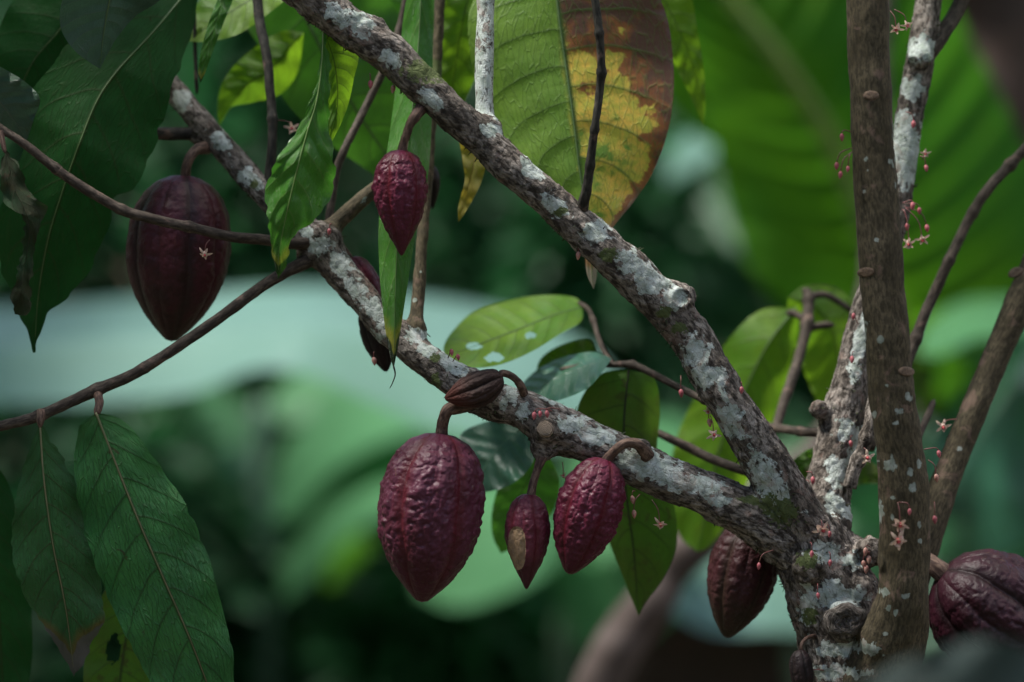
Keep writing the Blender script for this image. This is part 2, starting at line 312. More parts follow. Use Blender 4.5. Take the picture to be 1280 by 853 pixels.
# ------------------------------------------------------------------ pods
PROF = {
 'egg': [(0, 0), (.012, .28), (.05, .53), (.12, .75), (.22, .91), (.33, .985), (.44, 1), (.57, .965), (.68, .86), (.77, .72), (.85, .55), (.92, .36), (.965, .21), (.99, .12), (1, 0)],
 'spindle': [(0, 0), (.012, .30), (.05, .56), (.12, .78), (.22, .93), (.34, 1), (.48, .96), (.62, .80), (.75, .58), (.86, .34), (.94, .17), (.985, .08), (1, 0)],
 'long': [(0, 0), (.012, .28), (.05, .52), (.13, .75), (.25, .93), (.40, 1), (.56, .96), (.70, .82), (.82, .60), (.91, .38), (.965, .22), (.99, .12), (1, 0)],
}
def pod(top, bot, w, d, prof, mat, label, stalk=None, rot=0., furrow=1., wart=1., bend=0., d2=None, shrivel=0., scar=None, res=(230, 260), group='cocoa pods hanging on the branches', stalk_end_r=None):
    a = P(*top, d); b = P(*bot, d2 or d); ax = b-a; L = np.linalg.norm(ax); ax = ax/L; W = w*.49*d/F
    nt, ns = res; t = .5-.5*np.cos(np.linspace(0, math.pi, nt)); pr = np.array(PROF[prof]); R = np.interp(t, pr[:, 0], pr[:, 1])
    k = np.exp(-np.linspace(-2, 2, 13)**2); k /= k.sum(); Rp = np.pad(R, 6, mode='edge'); Rs = np.convolve(Rp, k, 'valid'); e = np.minimum(t, 1-t); R = np.where(e < .015, R, Rs)
    th = np.linspace(0, 2*math.pi, ns, endpoint=False)
    U = np.cross(ax, [0, 1, 0]); U /= np.linalg.norm(U); V = np.cross(ax, U)
    T, TH = np.meshgrid(t, th, indexing='ij'); sd = hash(label) % 97 if False else (sum(map(ord, label)) % 97)
    g = np.stack([np.cos(TH)*R[:, None]*W, np.sin(TH)*R[:, None]*W, T*L], -1).reshape(-1, 3)
    wob = fbm(g*16+sd, 3).reshape(T.shape)
    tw = TH+rot+.10*wob+.12*(T-.5)
    deep = np.abs(np.sin(2.5*tw))**.75; shal = np.abs(np.cos(2.5*tw))**.5
    f = .17*(deep-.66)+.11*(shal-.72)
    # ribs fade toward the very tip, not at the shoulder
    ridge = sst(.25, .95, deep*.65+shal*.35)
    wr = fbm(g*np.array([1, 1, .8])*(105 if W > .04 else 125)+sd, 4).reshape(T.shape); wr2 = fbm(g*np.array([1, 1, .75])*310+sd, 2).reshape(T.shape)
    bumps = .048*(np.abs(wr)**.8*2.2-.55)+.016*wr2
    fade = sst(0, .05, T)*(1-.6*sst(.80, 1., T))
    disp = furrow*f*(1-.5*sst(.85, 1, T))+wart*bumps*fade*(.15+.85*ridge)+.02*wob
    if shrivel: disp += shrivel*(fbm(g*np.array([1, 1, .3])*90+5, 3).reshape(T.shape))
    rr = R[:, None]*W*(1+disp)
    c = a[None, :]+ax[None, :]*(t*L)[:, None]+U[None, :]*(bend*W*np.sin(t*math.pi))[:, None]
    v = c[:, None, :]+rr[..., None]*(np.cos(TH)[..., None]*U+np.sin(TH)[..., None]*V)
    att = {'bc': g+sd, 'ridge': ridge.ravel(), 'tt': T.ravel()}
    sc = np.zeros(T.shape)
    if scar:
        x, y, sx, sy = scar; q = v; px = 640+q[..., 0]*F/q[..., 1]; py = 426.5-(q[..., 2]-H)*F/q[..., 1]
        sc = np.where(q[..., 1] < c[:, None, 1], 1-np.maximum(0, (np.abs((px-x)/sx)**2.6+np.abs((py-y)/sy)**2.6)*.5), 0)
        ins = sst(.45, .6, sc); v = v*(1-ins[..., None]*0)-(v-c[:, None, :])*ins[..., None]*.05
    att['scar'] = np.clip(sc, 0, 1).ravel()
    i = np.arange(nt-1)[:, None]*ns; j = np.arange(ns)[None, :]; kk = (j+1) % ns
    fc = np.stack([i+j, i+ns+j, i+ns+kk, i+kk], -1).reshape(-1, 4).tolist()
    r = thing('cocoa_pod', a, label, 'cocoa pod', group)
    link('husk', v.reshape(-1, 3), fc, PM[mat], r, att)
    if stalk: twig('stalk', stalk, M_stalk, r, seg=18, rough=.10, step=.0015)
    return r

# ------------------------------------------------------------------ leaves
def leaf(name, mid, L, R, mat, parent, label=None, d=D0, dl=0., dr=0., cup=0., wave=.004, wf=5., pucker=.0012, veins=9, rib=None, n=90, K=16, holes=(), rr=2.2, dcurve=None, sag=None, jag=.0):
    """mid/L/R: pixel polylines base -> tip; mid rows may carry a depth as third number"""
    sc = d/F
    md = np.array([[m[0], m[1], (m[2] if len(m) > 2 else d)] for m in mid], float)
    def res(p):
        p = np.array(p, float); q = cr(np.c_[p, np.zeros(len(p))], n); return q[:, :2]
    q = cr(np.c_[md[:, :2], np.zeros(len(md))], n); s0 = np.r_[0, np.cumsum(np.linalg.norm(np.diff(md[:, :2], axis=0), axis=1))]; s0 /= s0[-1]
    u = np.linspace(0, 1, n); dep = np.interp(u, s0, md[:, 2]); M = q[:, :2]
    b0, b1 = md[0, :2], md[-1, :2]
    Lp, Rp = res([b0]+list(L)+[b1]), res([b0]+list(R)+[b1])
    vv = np.linspace(-1, 1, 2*K+1); vv = np.sign(vv)*np.abs(vv)**.9
    sd = sum(map(ord, (label or name)))+int(abs(b0[0])*3) % 50
    V = np.zeros((n, 2*K+1, 3))
    wid = np.maximum(np.linalg.norm(Rp-Lp, axis=1), 1.)*sc; wmax = wid.max()
    for j, v in enumerate(vv):
        E = Lp if v < 0 else Rp; a = abs(v); xy = M+(E-M)*a
        od = (dl if v < 0 else dr)*a*(wid/wmax) + cup*(a**2)*(wid/wmax)
        od = od+wave*np.sin(u*wf*6.28+(1.3 if v > 0 else 0)+sd)*a**1.5*np.minimum(1, wid/wmax*1.5)
        w = u-.15*a**1.35+(.022 if v > 0 else -.022)
        ph = np.abs(((w*veins) % 1)-.5)*2
        od = od-pucker*(1-ph**1.5)*np.minimum(1, a*5)*min(1, 1)*(1-.6*a)*np.minimum(1, wid/wmax*1.3)
        dd = dep+od
        jj = jag*vn(np.c_[u*40, np.full(n, 7.+np.sign(v)), np.full(n, sd % 13)])*a**3 if jag else 0
        x, y = xy[:, 0]+jj, xy[:, 1]
        V[:, j] = np.stack([(x-640)*dd/F, dd, H-(y-426.5)*dd/F], 1)
    UV = np.stack(np.broadcast_arrays(u[:, None], (vv[None, :]+1)/2), -1).reshape(-1, 2)
    m = 2*K+1; i = np.arange(n-1)[:, None]*m; j = np.arange(m-1)[None, :]
    f = np.stack([i+j, i+j+1, i+m+j+1, i+m+j], -1).reshape(-1, 4)
    P3 = V.reshape(-1, 3)
    if holes:
        c = P3[f].mean(1); px = 640+c[:, 0]*F/c[:, 1]; py = 426.5-(c[:, 2]-H)*F/c[:, 1]; keep = np.ones(len(f), bool)
        nn = vn(np.c_[px*.25, py*.25, px*0])
        for (x, y, sx, sy) in holes: keep &= ((px-x)/sx)**2+((py-y)/sy)**2+nn*.5 > 1
        f = f[keep]
    o = link(name, P3, f, G[mat], parent, uv=UV)
    if label: o['label'] = label
    if rib is not None:
        c = V[:, K]; c = c+np.array([0, -.0004, 0]); r = np.interp(u, [0, .1, .7, 1], [rr, rr*.8, rr*.45, rr*.2])*sc*.5
        v, ff, bc = ring_mesh(c[:int(n*.97)], r[:int(n*.97)], 8)
        link('midrib', v, ff, rib, o)
    return o

# ================================================================== THE TREE
base = P(1092, 900, 2.92); base = np.array([base[0]+.01, base[1], 0.])
tree = thing('cocoa_tree', base, 'cocoa tree with lichen-patched trunk and forking branches carrying purple pods', 'tree')
d = 2.92
gy = 426.5+(H+.02)*F/2.93
SK = {
 'trunk': [(1120, gy, 100, 2.95), (1112, 1500, 84, 2.94), (1100, 1050, 76, 2.93), (1082, 900, 70, 2.93), (1066, 830, 63, 2.925), (1049, 765, 57, 2.92), (1024, 705, 52, 2.92), (1008, 655, 44, 2.92)],
 'branch_low': [(1015, 690, 44, 2.92), (975, 664, 38, 2.91), (925, 637, 31, 2.90), (870, 612, 28, 2.895), (800, 584, 27, 2.89), (745, 556, 25, 2.89), (700, 538, 30, 2.89), (672, 522, 27, 2.89), (650, 510, 23, 2.895), (622, 505, 25, 2.90), (595, 490, 25, 2.90), (560, 469, 22, 2.91), (520, 441, 21, 2.92), (485, 411, 20, 2.93), (455, 375, 20, 2.94), (427, 343, 20.5, 2.95), (397, 303, 23, 2.96), (370, 280, 18, 2.97), (335, 247, 17, 2.98), (297, 205, 17, 3.0), (255, 158, 16, 3.02), (222, 118, 15.5, 3.04), (175, 62, 15, 3.07), (120, 0, 14, 3.10), (60, -70, 13, 3.13)],
 'branch_high': [(1012, 672, 40, 2.91), (990, 632, 33, 2.90), (966, 592, 30, 2.89), (938, 546, 28, 2.885), (908, 499, 27.5, 2.88), (884, 458, 27, 2.88), (861, 418, 26.5, 2.88), (820, 373, 27, 2.875), (764, 318, 26, 2.87), (690, 253, 24, 2.865), (645, 215, 23, 2.86), (604, 176, 22.5, 2.86), (560, 136, 22.5, 2.85), (515, 96, 24, 2.85), (490, 70, 24, 2.85), (437, 34, 25.5, 2.845), (395, 2, 26, 2.84), (340, -45, 26, 2.84)],
 'branch_middle': [(1020, 700, 42, 2.94), (1030, 640, 36, 2.95), (1039, 594, 29, 2.96), (1056, 516, 27.5, 2.97), (1072, 440, 23, 2.98), (1090, 370, 20, 2.99), (1107, 310, 18.5, 3.0), (1121, 255, 18, 3.0), (1137, 148, 18, 3.01), (1152, 66, 18.5, 3.01), (1161, 0, 17.5, 3.02), (1170, -80, 17, 3.03)],
 'upright_stem': [(1084, 870, 44, 2.90), (1112, 815, 42, 2.87), (1124, 775, 36, 2.85), (1129, 735, 33.5, 2.84), (1131, 660, 33, 2.83), (1128, 580, 31, 2.82), (1117, 515, 29.5, 2.815), (1107, 400, 28, 2.81), (1100, 315, 28, 2.81), (1090, 148, 27, 2.81), (1084, 0, 26.5, 2.81), (1080, -90, 26, 2.81)],
 'right_stem': [(1095, 800, 30, 2.95), (1132, 735, 25, 2.96), (1158, 670, 22, 2.97), (1175, 620, 20, 2.98), (1191, 578, 19, 2.99), (1216, 516, 18, 3.0), (1250, 435, 18, 3.02), (1283, 354, 18, 3.03), (1312, 285, 17, 3.05), (1350, 180, 16, 3.08)],
 'stub': [(606, 172, 14, 2.87), (606, 140, 13, 2.875), (605, 100, 12.5, 2.88), (606, 50, 12.5, 2.89), (607, 0, 12.5, 2.90), (606, -70, 12, 2.91)],
 'side_branch': [(397, 303, 15, 2.96), (420, 280, 13, 2.965), (450, 252, 11.5, 2.97), (480, 228, 10.5, 2.98), (510, 210, 9.5, 2.99), (533, 196, 9, 2.995)],
 'thin_stem': [(512, 432, 14, 2.92), (519, 404, 11, 2.93), (523, 370, 10, 2.94), (527, 310, 9, 2.955), (532, 245, 9, 2.975), (538, 170, 8.5, 2.99), (546, 80, 8, 3.0), (550, 0, 7.5, 3.01), (553, -70, 7.5, 3.02)],
}
keys = list(SK); allv = []; allf = []; off = 0; sk = {}
for k in keys:
    q = skel(SK[k], .004); sk[k] = q
    v, f, _ = ring_mesh(q[:, :3], q[:, 3], 28); allv.append(v); allf += [[i+off for i in g] for g in f]; off += len(v)
# knots and burls joined to the wood before remeshing
def ball(x, y, d, r, s=(1, 1, 1)):
    global off
    c = P(x, y, d); R = r*d/F; vs = []
    for i in range(1, 8):
        for j in range(12):
            a, b = math.pi*i/8, 2*math.pi*j/12
            vs.append(c+R*np.array([math.sin(a)*math.cos(b)*s[0], math.sin(a)*math.sin(b)*s[1], math.cos(a)*s[2]]))
    vs += [c+[0, 0, R*s[2]], c-[0, 0, R*s[2]]]; f = []
    for i in range(6):
        for j in range(12):
            k = (j+1) % 12; f.append([i*12+j, (i+1)*12+j, (i+1)*12+k, i*12+k])
    for j in range(12): f.append([84, j, (j+1) % 12]); f.append([85, 72+(j+1) % 12, 72+j])
    allv.append(np.array(vs)); allf.extend([[q+off for q in g] for g in f]); off += len(vs)
for b in [(683, 538, 2.868, 19), (679, 560, 2.88, 17), (852, 372, 2.875, 20), (838, 362, 2.875, 13), (1055, 776, 2.872, 24), (1075, 735, 2.885, 16), (1090, 690, 2.90, 20), (985, 632, 2.885, 20), (955, 625, 2.885, 16), (1012, 708, 2.88, 22), (800, 562, 2.872, 15), (590, 470, 2.89, 12), (1024, 512, 2.955, 13), (405, 300, 2.955, 24), (385, 318, 2.955, 16), (520, 412, 2.925, 16), (250, 170, 3.02, 15), (590, 508, 2.885, 11), (1108, 800, 2.86, 38), (1040, 735, 2.885, 20), (1005, 745, 2.91, 18), (965, 690, 2.91, 16), (612, 160, 2.865, 17), (468, 35, 2.85, 16), (1070, 690, 2.93, 22), (1150, 72, 2.995, 16)]: ball(*b)
mm = bpy.data.meshes.new('tmp'); mm.from_pydata(np.vstack(allv).tolist(), [], allf); to = bpy.data.objects.new('tmp', mm); COL.objects.link(to)
rm = to.modifiers.new('r', 'REMESH'); rm.mode = 'VOXEL'; rm.voxel_size = .0021
dg = bpy.context.evaluated_depsgraph_get(); em = bpy.data.meshes.new_from_object(to.evaluated_get(dg))
nv = len(em.vertices); X = np.zeros(nv*3); em.vertices.foreach_get('co', X); X = X.reshape(-1, 3)
nf = len(em.polygons); fl = np.zeros(len(em.loops), int); em.loops.foreach_get('vertex_index', fl); FC = fl.reshape(-1, 4)
ne = len(em.edges); E = np.zeros(ne*2, int); em.edges.foreach_get('vertices', E); E = E.reshape(-1, 2)
bpy.data.objects.remove(to)
deg = np.bincount(E.ravel(), minlength=nv).astype(float)
def smooth(X, it, lam=.55):
    for _ in range(it):
        A = np.stack([np.bincount(E[:, 0], X[E[:, 1], k], nv)+np.bincount(E[:, 1], X[E[:, 0], k], nv) for k in range(3)], 1)/deg[:, None]
        X = X+(A-X)*lam
    return X
X = smooth(X, 22)
def normals(X):
    n = np.cross(X[FC[:, 2]]-X[FC[:, 0]], X[FC[:, 3]]-X[FC[:, 1]]); o = np.stack([sum(np.bincount(FC[:, j], n[:, k], nv) for j in range(4)) for k in range(3)], 1)
    return o/(np.linalg.norm(o, axis=1)[:, None]+1e-12)
# nearest skeleton sample
best = np.full(nv, 1e9); own = np.zeros(nv, int); bc = np.zeros((nv, 3))
cent = np.zeros((nv, 3)); rad = np.zeros(nv)
for ki, k in enumerate(keys):
    q = sk[k][::2]; c, r = q[:, :3], q[:, 3]; t, U, V_ = frames(c); s = np.r_[0, np.cumsum(np.linalg.norm(np.diff(c, axis=0), axis=1))]
    for a in range(0, nv, 20000):
        x = X[a:a+20000]; d2 = np.linalg.norm(x[:, None, :]-c[None], axis=2)/r[None]**.9; i = d2.argmin(1); dm = d2[np.arange(len(x)), i]
        w = x-c[i]; al = (w*t[i]).sum(1); b3 = np.stack([(w*U[i]).sum(1), (w*V_[i]).sum(1), s[i]+al], 1)+ki*3.1
        u_ = dm < best[a:a+20000]; idx = np.arange(a, a+len(x))[u_]
        best[idx] = dm[u_]; own[idx] = ki; bc[idx] = b3[u_]; cent[idx] = c[i][u_]; rad[idx] = r[i][u_]
nrm = normals(X)
rel = np.clip(rad/.022, .35, 1.6); smo = np.isin(own, [keys.index('upright_stem'), keys.index('right_stem'), keys.index('thin_stem'), keys.index('stub'), keys.index('side_branch')])
dsp = fbm(bc*30, 3)*.0024*rel
tr = fbm(bc*np.array([150, 150, 50]), 4)           # crosswise wrinkles
dsp += np.where(smo, .0006*fbm(bc*np.array([230, 230, 90]), 3), (tr*.0011+.0007*fbm(bc*260, 3))*rel)
# flaking plates
pl = fbm(bc*np.array([90, 90, 70])+9, 3); dsp += np.where(smo, 0, .0011*sst(.08, .16, pl)*rel)
dist = np.linalg.norm(X[:, None, :]-np.array([P(1055, 776, 2.86)])[None], axis=2)[:, 0]
X = X+nrm*dsp[:, None]
def knot(x, y, d, r, n=3, dep=.0022):
    """growth rings round a healed knot or cut, pushed in towards its middle"""
    global X
    c = P(x, y, d); q = X-c; rr = np.hypot(q[:, 0], q[:, 2])/(r*d/F); m = (rr < 1.5) & (q[:, 1] < .03)
    h = (dep*np.cos(rr*math.pi*n)*.4+dep*1.6*np.exp(-((rr-.85)/.22)**2)-dep*2.2*np.exp(-(rr/.38)**2))*sst(1.5, 1.0, rr)
    X[m] += np.array([0, -1, 0])*h[m][:, None]
knot(853, 372, 2.85, 14, 2, .0015); knot(683, 538, 2.85, 14, 3, .0012); knot(1078, 698, 2.89, 16, 1, .003); knot(1140, 78, 2.98, 10, 1, .002)
px = 640+X[:, 0]*F/X[:, 1]; py = 426.5-(X[:, 2]-H)*F/X[:, 1]
# lichen and moss: where they grow on this bark, (x, y, rx, ry, angle)
LI = [(958, 600, 34, 17, 60), (965, 612, 26, 17, 70), (915, 525, 30, 14, 60), (885, 470, 20, 16, 0), (873, 440, 18, 18, 0), (901, 473, 12, 12, 0), (812, 350, 30, 17, 40), (790, 330, 20, 14, 40), (840, 372, 18, 14, 30), (747, 290, 17, 15, 0), (696, 258, 20, 11, 30), (665, 212, 17, 9, 40), (614, 162, 12, 10, 0), (830, 590, 46, 16, 22), (800, 578, 28, 18, 15), (880, 608, 30, 13, 20), (900, 625, 14, 9, 0), (745, 545, 26, 13, 15), (715, 532, 22, 12, 10), (700, 500, 30, 7, 15), (640, 492, 12, 8, 60), (655, 514, 7, 14, 10), (630, 505, 4, 8, 0), (520, 418, 13, 12, 0), (535, 440, 12, 8, 30), (565, 455, 20, 10, 35), (480, 410, 10, 20, 30), (445, 362, 16, 13, 45), (425, 330, 17, 13, 45), (400, 305, 16, 14, 0), (465, 385, 16, 12, 45), (385, 290, 12, 8, 0), (1055, 748, 30, 14, 0), (1040, 740, 18, 16, 0), (1085, 810, 30, 12, 10), (1045, 812, 26, 10, 0), (1060, 840, 40, 10, 0), (1072, 560, 14, 26, 15), (1045, 590, 14, 20, 10), (1060, 540, 16, 14, 0), (1042, 630, 12, 14, 0), (1075, 430, 9, 50, 12), (1135, 195, 24, 42, 10), (1128, 165, 18, 25, 10), (1155, 60, 20, 16, 0), (1140, 110, 14, 14, 0), (1030, 690, 22, 12, 0), (1060, 640, 10, 10, 0), (448, 30, 18, 14, 40), (425, 20, 22, 12, 30), (490, 75, 16, 10, 40), (540, 125, 18, 9, 40), (228, 125, 12, 14, 45), (275, 175, 16, 10, 45), (310, 222, 18, 10, 45), (605, 60, 16, 60, 0), (1008, 760, 10, 26, 0), (1065, 700, 14, 10, 0), (455, 255, 8, 8, 0),
      (1138, 591, 9, 8, 0), (1115, 622, 7, 7, 0), (1140, 610, 10, 10, 0), (1100, 640, 6, 22, 0), (1105, 740, 9, 7, 0), (1130, 745, 8, 7, 0), (1125, 516, 8, 7, 0), (1101, 425, 6, 7, 0), (1083, 200, 5, 7, 0), (1150, 655, 7, 8, 0), (1120, 765, 5, 5, 0), (1113, 580, 16, 13, 0), (1149, 580, 6, 8, 0), (1080, 240, 4, 5, 0), (1096, 300, 5, 5, 0), (1135, 495, 7, 9, 0), (1110, 760, 6, 6, 0), (1200, 560, 6, 6, 0), (526, 340, 3, 4, 0), (519, 375, 4, 4, 0)]
for _ in range(9):
    y_ = 470+330*random.random(); LI.append((1106+(y_-400)*.068+random.uniform(-28, 28), y_, random.uniform(2.5, 7), random.uniform(2.5, 8), 0))
for _ in range(3):
    y_ = 470*random.random(); LI.append((1084+y_*.05+random.uniform(-24, 24), y_, random.uniform(1.5, 4), random.uniform(2, 5), 0))
lich = np.zeros(nv); front = X[:, 1] < cent[:, 1]+rad*.5
for (x, y, a, b, an) in LI:
    t = math.radians(an); u_ = ((px-x)*math.cos(t)+(py-y)*math.sin(t))/a; w_ = (-(px-x)*math.sin(t)+(py-y)*math.cos(t))/b
    lich = np.maximum(lich, np.where(front, np.clip(1.45-np.hypot(u_, w_)*.85, 0, 1.25), 0))
lich = lich+.55*fbm(bc*150, 3)*(lich > 0)
lich = np.maximum(lich, .30*sst(.04, .2, fbm(bc*22+3, 3))*(~smo))
lich = np.where(own == keys.index('stub'), .72, lich)
moss = np.zeros(nv)
for (x, y, a, b) in [(543, 447, 9, 7), (978, 640, 22, 22), (960, 630, 14, 20), (535, 88, 40, 20), (830, 392, 14, 10), (1012, 770, 14, 14), (760, 320, 16, 12), (545, 478, 10, 14), (700, 265, 10, 8), (850, 410, 14, 8), (318, 232, 8, 8), (935, 625, 16, 8), (1010, 700, 18, 16)]:
    moss = np.maximum(moss, np.clip(1.0-np.hypot((px-x)/a, (py-y)/b)*.6, 0, .8))
# split into parts
pa = own[FC[:, 0]]
def part_of(k): return pa == keys.index(k)
names = {'trunk': ('trunk', M_bark, 'lichen-spotted grey-brown trunk with a ringed knot'), 'branch_low': ('branch', M_bark, 'long lower branch running up to the left, the purple pods hanging below it'),
 'branch_high': ('branch', M_bark, 'thick upper branch rising to the top left with white lichen patches'), 'branch_middle': ('branch', M_bark, 'pale lichen-covered branch behind the smooth brown stem'),
 'upright_stem': ('stem', M_stem, 'smooth olive-brown upright stem in front, with small leaf scars'), 'right_stem': ('stem', M_stem, 'brown stem leaning out to the right edge'),
 'stub': ('branch', M_bark, 'pale grey side branch rising at the top from the upper branch'), 'side_branch': ('branch', M_stem, 'short thin branch rising behind the small purple pod'), 'thin_stem': ('stem', M_stem, 'thin brown stem rising behind the narrow hanging leaf')}
for k, (nm, mt, lb) in names.items():
    fs = FC[part_of(k)]
    if not len(fs): continue
    ids, inv = np.unique(fs.ravel(), return_inverse=True)
    o = link(nm, X[ids], inv.reshape(-1, 4), mt, tree, {'bc': bc[ids], 'lich': lich[ids], 'moss': moss[ids]}); o['label'] = lb
    sk[k+'_o'] = o
# ragged moss and bark flakes along the undersides, and hanging bits
mv, mf = [], []; vis = np.where((own <= 3) & (px > 150) & (px < 1200) & (py > -20) & (py < 870))[0]
low = vis[(nrm[vis, 2] < .25)]
cand = np.r_[rng.choice(low, 2200), rng.choice(vis, 700)]
for i in cand:
    if vn(bc[i:i+1]*30+5)[0] < .0: continue
    p = X[i]; n = nrm[i]; l = rng.uniform(.0014, .0058)*(1.5 if rng.random() < .06 else 1); w = rng.uniform(.0004, .0014)
    a = np.cross(n, rng.normal(size=3)); a /= np.linalg.norm(a)+1e-9; dr_ = n*.6+rng.normal(size=3)*.6-np.array([0, 0, .3]); dr_ /= np.linalg.norm(dr_)
    b = len(mv); mv += [p-a*w-n*.0003, p+a*w-n*.0003, p+dr_*l+a*w*.25, p+dr_*l-a*w*.25]; bb = np.cross(a, dr_)*w*.6; mv += [p+bb-n*.0003, p+dr_*l*.8+bb]
    mf += [[b, b+1, b+2, b+3], [b+1, b+4, b+5, b+2], [b+4, b, b+3, b+5]]
o = link('bark_fringe', mv, mf, M_moss, tree, smooth=False); o['kind'] = 'stuff'; o['label'] = 'ragged moss and bark flakes under the branches'

# ---- cut stub, scars
def disc_stub(x, y, d, r, ln, mat, name, label=None, tilt=(0, 0)):
    c = P(x, y, d); R = r*d/F; dr_ = np.array([tilt[0], -1, tilt[1]]); dr_ /= np.linalg.norm(dr_)
    cc = np.array([c-dr_*ln, c-dr_*ln*.5, c, c+dr_*.0006]); v, f, b = ring_mesh(cc, np.array([R*1.25, R*1.08, R, R*.9]), 28)
    v = v+rng.normal(size=v.shape)*.00025
    o = link(name, v, f, mat, tree, {'bc': b}); 
    if label: o['label'] = label
m = N('sawn_rings'); pos = m.attr('bc', True); sx = m.n('SeparateXYZ'); m.i(sx.inputs[0], pos)
rg = m.math('SQRT', m.math('ADD', m.math('POWER', sx.outputs[0], 2.), m.math('POWER', sx.outputs[1], 2.)))
rw = m.math('SINE', m.math('MULTIPLY', m.math('ADD', rg, m.math('MULTIPLY', m.noise(pos, 300, 3), .002)), 4200.))
M_rings = m.done(m.bsdf(m.mix(m.mr(rw, -1., 1.), (.14, .105, .08), (.34, .26, .19)), .85, m.bump(rw, .0003)))
# ---- small scars (crescent leaf scars on the smooth stem)
def scar(x, y, d, r, rot=0):
    c = P(x, y, d); R = r*d/F; v = []; f = []; n = 18
    for i in range(n):
        a = math.pi*2*i/n; q = np.array([math.cos(a)*R*1.1, math.sin(a)*R*.62*(1.15 if math.sin(a) > 0 else .9)]); q = np.array([q[0]*math.cos(rot)-q[1]*math.sin(rot), q[0]*math.sin(rot)+q[1]*math.cos(rot)])
        v += [c+[q[0]*1.12, .004, q[1]*1.12], c+[q[0], -.0006, q[1]], c+[q[0]*.72, -.0012, q[1]*.72], c+[q[0]*.25, -.0011, q[1]*.25]]
    for i in range(n):
        k = (i+1) % n
        for j in range(3): f.append([i*4+j, k*4+j, k*4+j+1, i*4+j+1])
    for i in range(len(v)):
        q = v[i]; x_, y_ = 640+q[0]*F/q[1], 426.5-(q[2]-H)*F/q[1]; v[i] = P(x_, y_, sdep(x_, y_)+(q[1]-d)*.8)
    f.append([i*4+3 for i in range(n)]); o = link('leaf_scar', v, f, M_scar, tree); 
frt = X[:, 1] < cent[:, 1]+rad*.2
def sdep(x, y):
    q = (px-x)**2+(py-y)**2+(~frt)*1e6; i = np.argpartition(q, 6)[:6]; return X[i, 1].min()
def surf_depth(x, y, r=5):
    m = (np.abs(px-x) < r) & (np.abs(py-y) < r)
    return X[m, 1].min() if m.any() else None
for (x, y, r, ro) in [(1089, 120, 9, 0), (1083, 341, 9, .15), (1133, 465, 9, -.1), (1270, 341, 8, .5)]:
    dd = surf_depth(x, y)
    if dd: scar(x, y, dd+.0006, r, ro)
def knot_scar(x, y, r, d, label):
    c = P(x, y, d); Rr = r*d/F; prof = [(1.35, .004), (1.12, -.0015), (.98, -.0035), (.84, -.0042), (.72, -.0030), (.62, -.0034), (.52, -.0022), (.42, -.0026), (.30, -.0006), (.20, .0008), (.12, .0002), (.04, .0006)]; n = 48; v = []; at = []
    for k, (a, h) in enumerate(prof):
        for j in range(n):
            t = 2*math.pi*j/n; w_ = 1+.09*math.sin(2*t+1)+.05*math.sin(5*t+k*.4); v.append(c+np.array([math.cos(t)*Rr*a*w_, h+.0007*math.sin(7*t+k), math.sin(t)*Rr*a*w_*.9])); at.append((a*Rr*9, 0, t*.03))
    v = np.array(v); v += fbm(v*260, 3)[:, None]*.0013*np.array([1, 1, 1]); f = [[k*n+j, k*n+(j+1) % n, (k+1)*n+(j+1) % n, (k+1)*n+j] for k in range(len(prof)-1) for j in range(n)]+[list(range((len(prof)-1)*n, len(prof)*n))]
    o = link('knot', v, f, M_bark, tree, {'bc': np.array(at)+v*.6, 'lich': np.full(len(v), .1), 'moss': np.full(len(v), .12)}); o['label'] = label
knot_scar(1057, 776, 19, sdep(1057, 776)+.001, 'round ringed knot low on the trunk')
disc_stub(681, 536, surf_depth(681, 536)-.003, 10, .012, M_rings, 'cut_stub', 'sawn round stub facing forward on the lower branch', (-.15, .15))

